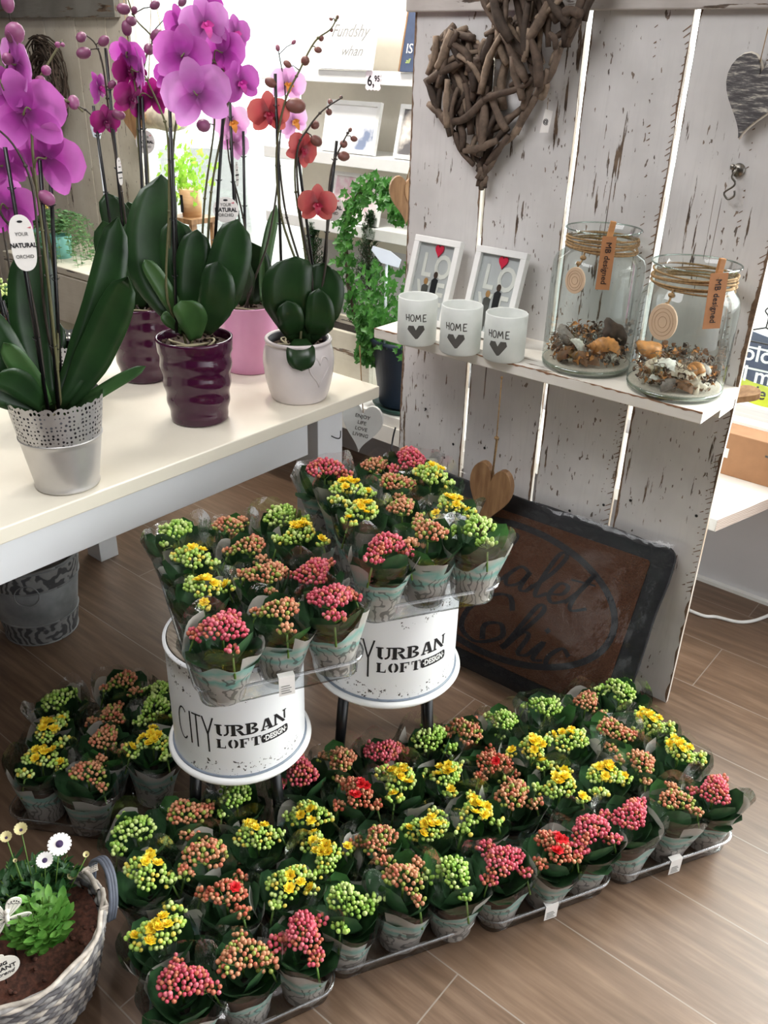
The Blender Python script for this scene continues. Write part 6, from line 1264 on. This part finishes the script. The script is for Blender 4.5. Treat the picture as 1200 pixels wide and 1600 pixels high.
def small_pot(label, px, py, Y_, r, h, mat, cat='potted plant', nm='potted_plant'):
    p = ony(px, py, Y_); p.z = LZ; t = thing(nm, label, cat, p); mb = MB(); mb.lathe([(.0005, .001), (r * .8, 0), (r, h), (r - .003, h), (r - .006, h - .01), (.0005, h - .01)], 30); mb.build('pot', mat, t); return t
t = small_pot('yellow-budded plant in turquoise pot at the back left, below the wreath', 68, 420, 2.25, .05, .10, m_turq); bushy(t, Vector((0, 0, .09)), 16, .09, .06, .035, .05, m_dleaf, 5)
mb = MB(); rr = random.Random(8)
for i in range(60): mb.ball((rr.gauss(.02, .025), rr.gauss(0, .02), .19 + rr.uniform(-.012, .02)), .005, (1, 1, 1.2), 6, 4)
mb.build('flower_buds', BUD['butter'], t)
t = small_pot('trailing small-leaved fig in turquoise pot at the back left', 100, 425, 2.20, .055, .10, m_turq); mb = MB(); st = MB()
for i in range(64):
    a = rr.random() * 6.28; L_ = rr.uniform(.08, .2); d = Vector((math.cos(a), math.sin(a) * .7, 0)); pts = [Vector((0, 0, .10)), d * L_ * .5 + Vector((0, 0, .15 + rr.uniform(-.02, .05))), d * L_ * (.9 + .35 * (d.x > 0)) + Vector((0, 0, .11 + rr.uniform(-.08, .06))), d * L_ * (1.0 + .35 * (d.x > 0)) + Vector((0, 0, .04 + rr.uniform(-.12, .04)))]; sp = smooth_path(pts, 5); st.tube(sp, .0009, 3, cap=False)
    for j, q in enumerate(sp[3:]):
        for s_ in (0, 1): b = rr.random() * 6.28; e = Vector((math.cos(b), math.sin(b), .3)); mb.leaf(q, q + e * .016, .012, n=3, normal=(0, -.3, 1))
mb.build('foliage', leafy('fig_leaf', '#4c7a48', '#8db383', .4, .3), t); st.build('stems', m_stemg, t)
p = onz(32, 585, TZ); p.z = TZ; p += Vector((p.x, p.y, 0)).normalized() * .30
t = thing('potted_plant', 'cream-flowered kalanchoe in terracotta pot standing behind the second silver pot', 'potted plant', p); mb = MB(); mb.lathe([(.0005, .001), (.04, 0), (.052, .09), (.056, .09), (.056, .1), (.05, .1), (.0005, .09)], 30); mb.build('pot', plain('terracotta', '#a5563c', .7), t); bushy(t, Vector((0, 0, .09)), 16, .07, .06, .03, .04, m_dleaf, 15)
mb = MB()
for i in range(70): mb.ball((rr.gauss(0, .028), rr.gauss(0, .028), .17 + rr.uniform(-.015, .02)), .0045, (1, 1, 1.2), 6, 4)
mb.build('flower_buds', BUD['pale'], t)
p = ony(150, 205, 2.3); paddle('bright white price stake behind the wine-coloured orchid', Vector((p.x, 2.3, LZ)), p.z, .06, .06)
# window-sill ivy by the left window
p = ony(300, 330, 2.45); iv = Vector((p.x, 2.45, .0))
st_ = thing('plant_stand', 'pale wooden plant stand in front of the left window', 'stand', (p.x, 2.45, 0)); mb = MB(); zz = p.z - .02
mb.box((-.08, -.07, zz - .02), (.08, .07, zz)); mb.build('top', m_mango, st_)
for sx_ in (-1, 1):
    for sy_ in (-1, 1): mb = MB(); mb.box((sx_ * .065 - .01, sy_ * .055 - .01, 0), (sx_ * .065 + .01, sy_ * .055 + .01, zz - .02)); mb.build('leg', m_mango, st_)
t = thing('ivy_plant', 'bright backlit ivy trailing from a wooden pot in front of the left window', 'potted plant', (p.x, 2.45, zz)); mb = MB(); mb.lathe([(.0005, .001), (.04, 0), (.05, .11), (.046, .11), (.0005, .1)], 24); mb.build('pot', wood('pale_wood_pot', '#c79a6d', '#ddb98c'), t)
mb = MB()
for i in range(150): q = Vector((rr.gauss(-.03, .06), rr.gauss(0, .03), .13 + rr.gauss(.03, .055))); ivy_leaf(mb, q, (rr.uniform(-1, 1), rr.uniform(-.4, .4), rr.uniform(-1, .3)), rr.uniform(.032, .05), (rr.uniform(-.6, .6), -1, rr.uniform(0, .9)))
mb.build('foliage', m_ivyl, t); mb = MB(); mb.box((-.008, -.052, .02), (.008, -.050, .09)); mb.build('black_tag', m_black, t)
p = ony(255, 185, 2.55); t = thing('log_slice', 'pale rough log piece hanging by the left window behind the ivy', 'decoration', p); mb = MB(); mb.tube([(-.14, 0, .0), (-.05, 0, .01), (.05, 0, 0), (.12, 0, .01)], [.05, .055, .052, .048], 14); mb.build('log', plain('pale_bark', '#cfc6b4', .9, var=.25, scale=30, bump=.9), t); mb = MB(); mb.tube([(-.1, 0, .05), (0, 0, .5), (.1, 0, .05)], .002, 5); mb.build('string', m_twine, t)
p = ony(213, 192, 2.45); t = thing('wooden_heart', 'light brown wooden heart hanging behind the wine-coloured orchid', 'wall decoration', p); mb = MB(); mb.prism(heart_pts(.12, .13, 30), .018, frame_matrix((0, 0, 0), (1, .2, 0), (0, 0, 1))); bevel(mb.build('heart_board', m_mango, t), .004); mb = MB(); mb.tube([(0, -.01, .05), (0, 0, .6)], .0015, 5); mb.build('jute_rope', m_twine, t)
# floor-level lamp flex, cables
mb = MB(); mb.tube(smooth_path([ony(1078, 958, 2.42) * 1 + Vector((-.25, .05, 0)), onz(1085, 957, .006), onz(1120, 964, .006), onz(1160, 972, .006), onz(1200, 962, .006), onz(1260, 930, .006)], 6), .0055, 8)
for i, v in enumerate(mb.v): pass
o = mb.build('power_cable', m_white); tag(o, 'white cable lying on the floor at the right behind the plank wall', 'cable')
mb = MB(); mb.tube(smooth_path([ony(618, 668, 2.14), ony(613, 690, 2.14), ony(612, 720, 2.14), onz(622, 800, .005)], 5), .003, 6); o = mb.build('power_cable', m_black); tag(o, 'thin black cable hanging below the bench at the plank wall', 'cable')
# right: cardboard box on the sill, banner with hanger outside the window
bz2 = .525; p = ony(1170, 700, WY - .02); pb = ony(1140, 690, WY + .0); zb_ = .525
t = thing('cardboard_box', 'long flat brown cardboard box lying on the window ledge at the right', 'box', (-.62, WY - .13, BZ)); mb = MB(); mb.box((-.35, .0, 0), (.62, .09, .135)); bevel(mb.build('carton', m_card, t), .002)
mb = MB(); mb.box((-.15, -.0012, .055), (-.085, 0, .085)); mb.build('label_sticker', m_paper, t); mb = MB(); mb.box((.02, -.001, .09), (.05, 0, .096)); mb.build('slot', m_dgrey, t)
bx = ony(1135, 600, 2.95); bw = .62; t = thing('banner', 'dark blue and yellow printed banner outside the right window', 'banner', (bx.x - .05, 2.95, 0))
z_of = lambda py, px=1170: ony(px, py, 2.95).z
def cloth(name, z0, z1, mat, dy=0):
    mb = MB(); n = 24; vs = []
    for j in range(7):
        for i in range(n + 1): vs.append((bw * i / n, dy + .012 * math.sin(i * .8 + j), z0 + (z1 - z0) * j / 6 + .006 * math.sin(i * .5)))
    mb.add(vs, [(j * (n + 1) + i, j * (n + 1) + i + 1, (j + 1) * (n + 1) + i + 1, (j + 1) * (n + 1) + i) for j in range(6) for i in range(n)]); return solid(mb.build(name, mat, t), .001)
m_navy = plain('banner_navy', '#27355a', .7, var=.08, scale=8); m_yel = plain('banner_yellow', '#dbe03a', .7, var=.05); zy1 = z_of(595); zy0 = z_of(628); zt_ = z_of(520)
cloth('navy_cloth', zy1, zt_, m_navy); cloth('yellow_cloth', zy0, zy1, m_yel)
for s, px, py, sz, mt_ in (('ológ', 1192, 556, .075, m_white), ('al me', 1184, 588, .075, m_white), ('lo de la', 1180, 614, .06, m_black)):
    q = ony(px, py, 2.92) - Vector((bx.x - .05, 2.95, 0)); text(s, sz, mt_, frame_matrix(q, (1, 0, .02), (0, 0, 1)), t, bold=.001, shear=.15 if mt_ == m_black else 0, align='CENTER')
mb = MB()
for py in (540, 573): z = z_of(py); mb.box((0, -.016, z - .003), (bw, -.014, z + .003))
mb.build('white_line', m_white, t)
mb = MB(); mb.box((-.01, .0, -.02), (.01, .02, zt_ + .2)); mb.box((bw - .01, 0, -.02), (bw + .01, .02, zt_ + .2)); mb.box((-.01, 0, zt_ + .18), (bw + .01, .02, zt_ + .2)); mb.build('banner_stand', m_white, t)
hg = ony(1197, 512, 2.50); t = thing('coat_hanger', 'thin dark wire hanger hanging in the right window', 'hanger', hg); w_ = .12
mb = MB(); mb.tube([(-w_, 0, -.045), (0, 0, .0), (w_, 0, -.045), (-w_, 0, -.045)], .0025, 6); mb.tube(smooth_path([(0, 0, 0), (0, 0, .03), (-.012, 0, .045), (0, 0, .058), (.012, 0, .05)], 4), .002, 6); mb.tube([(0, 0, .056), (0, .0, .9)], .0006, 4); mb.build('wire', m_blackmetal, t)
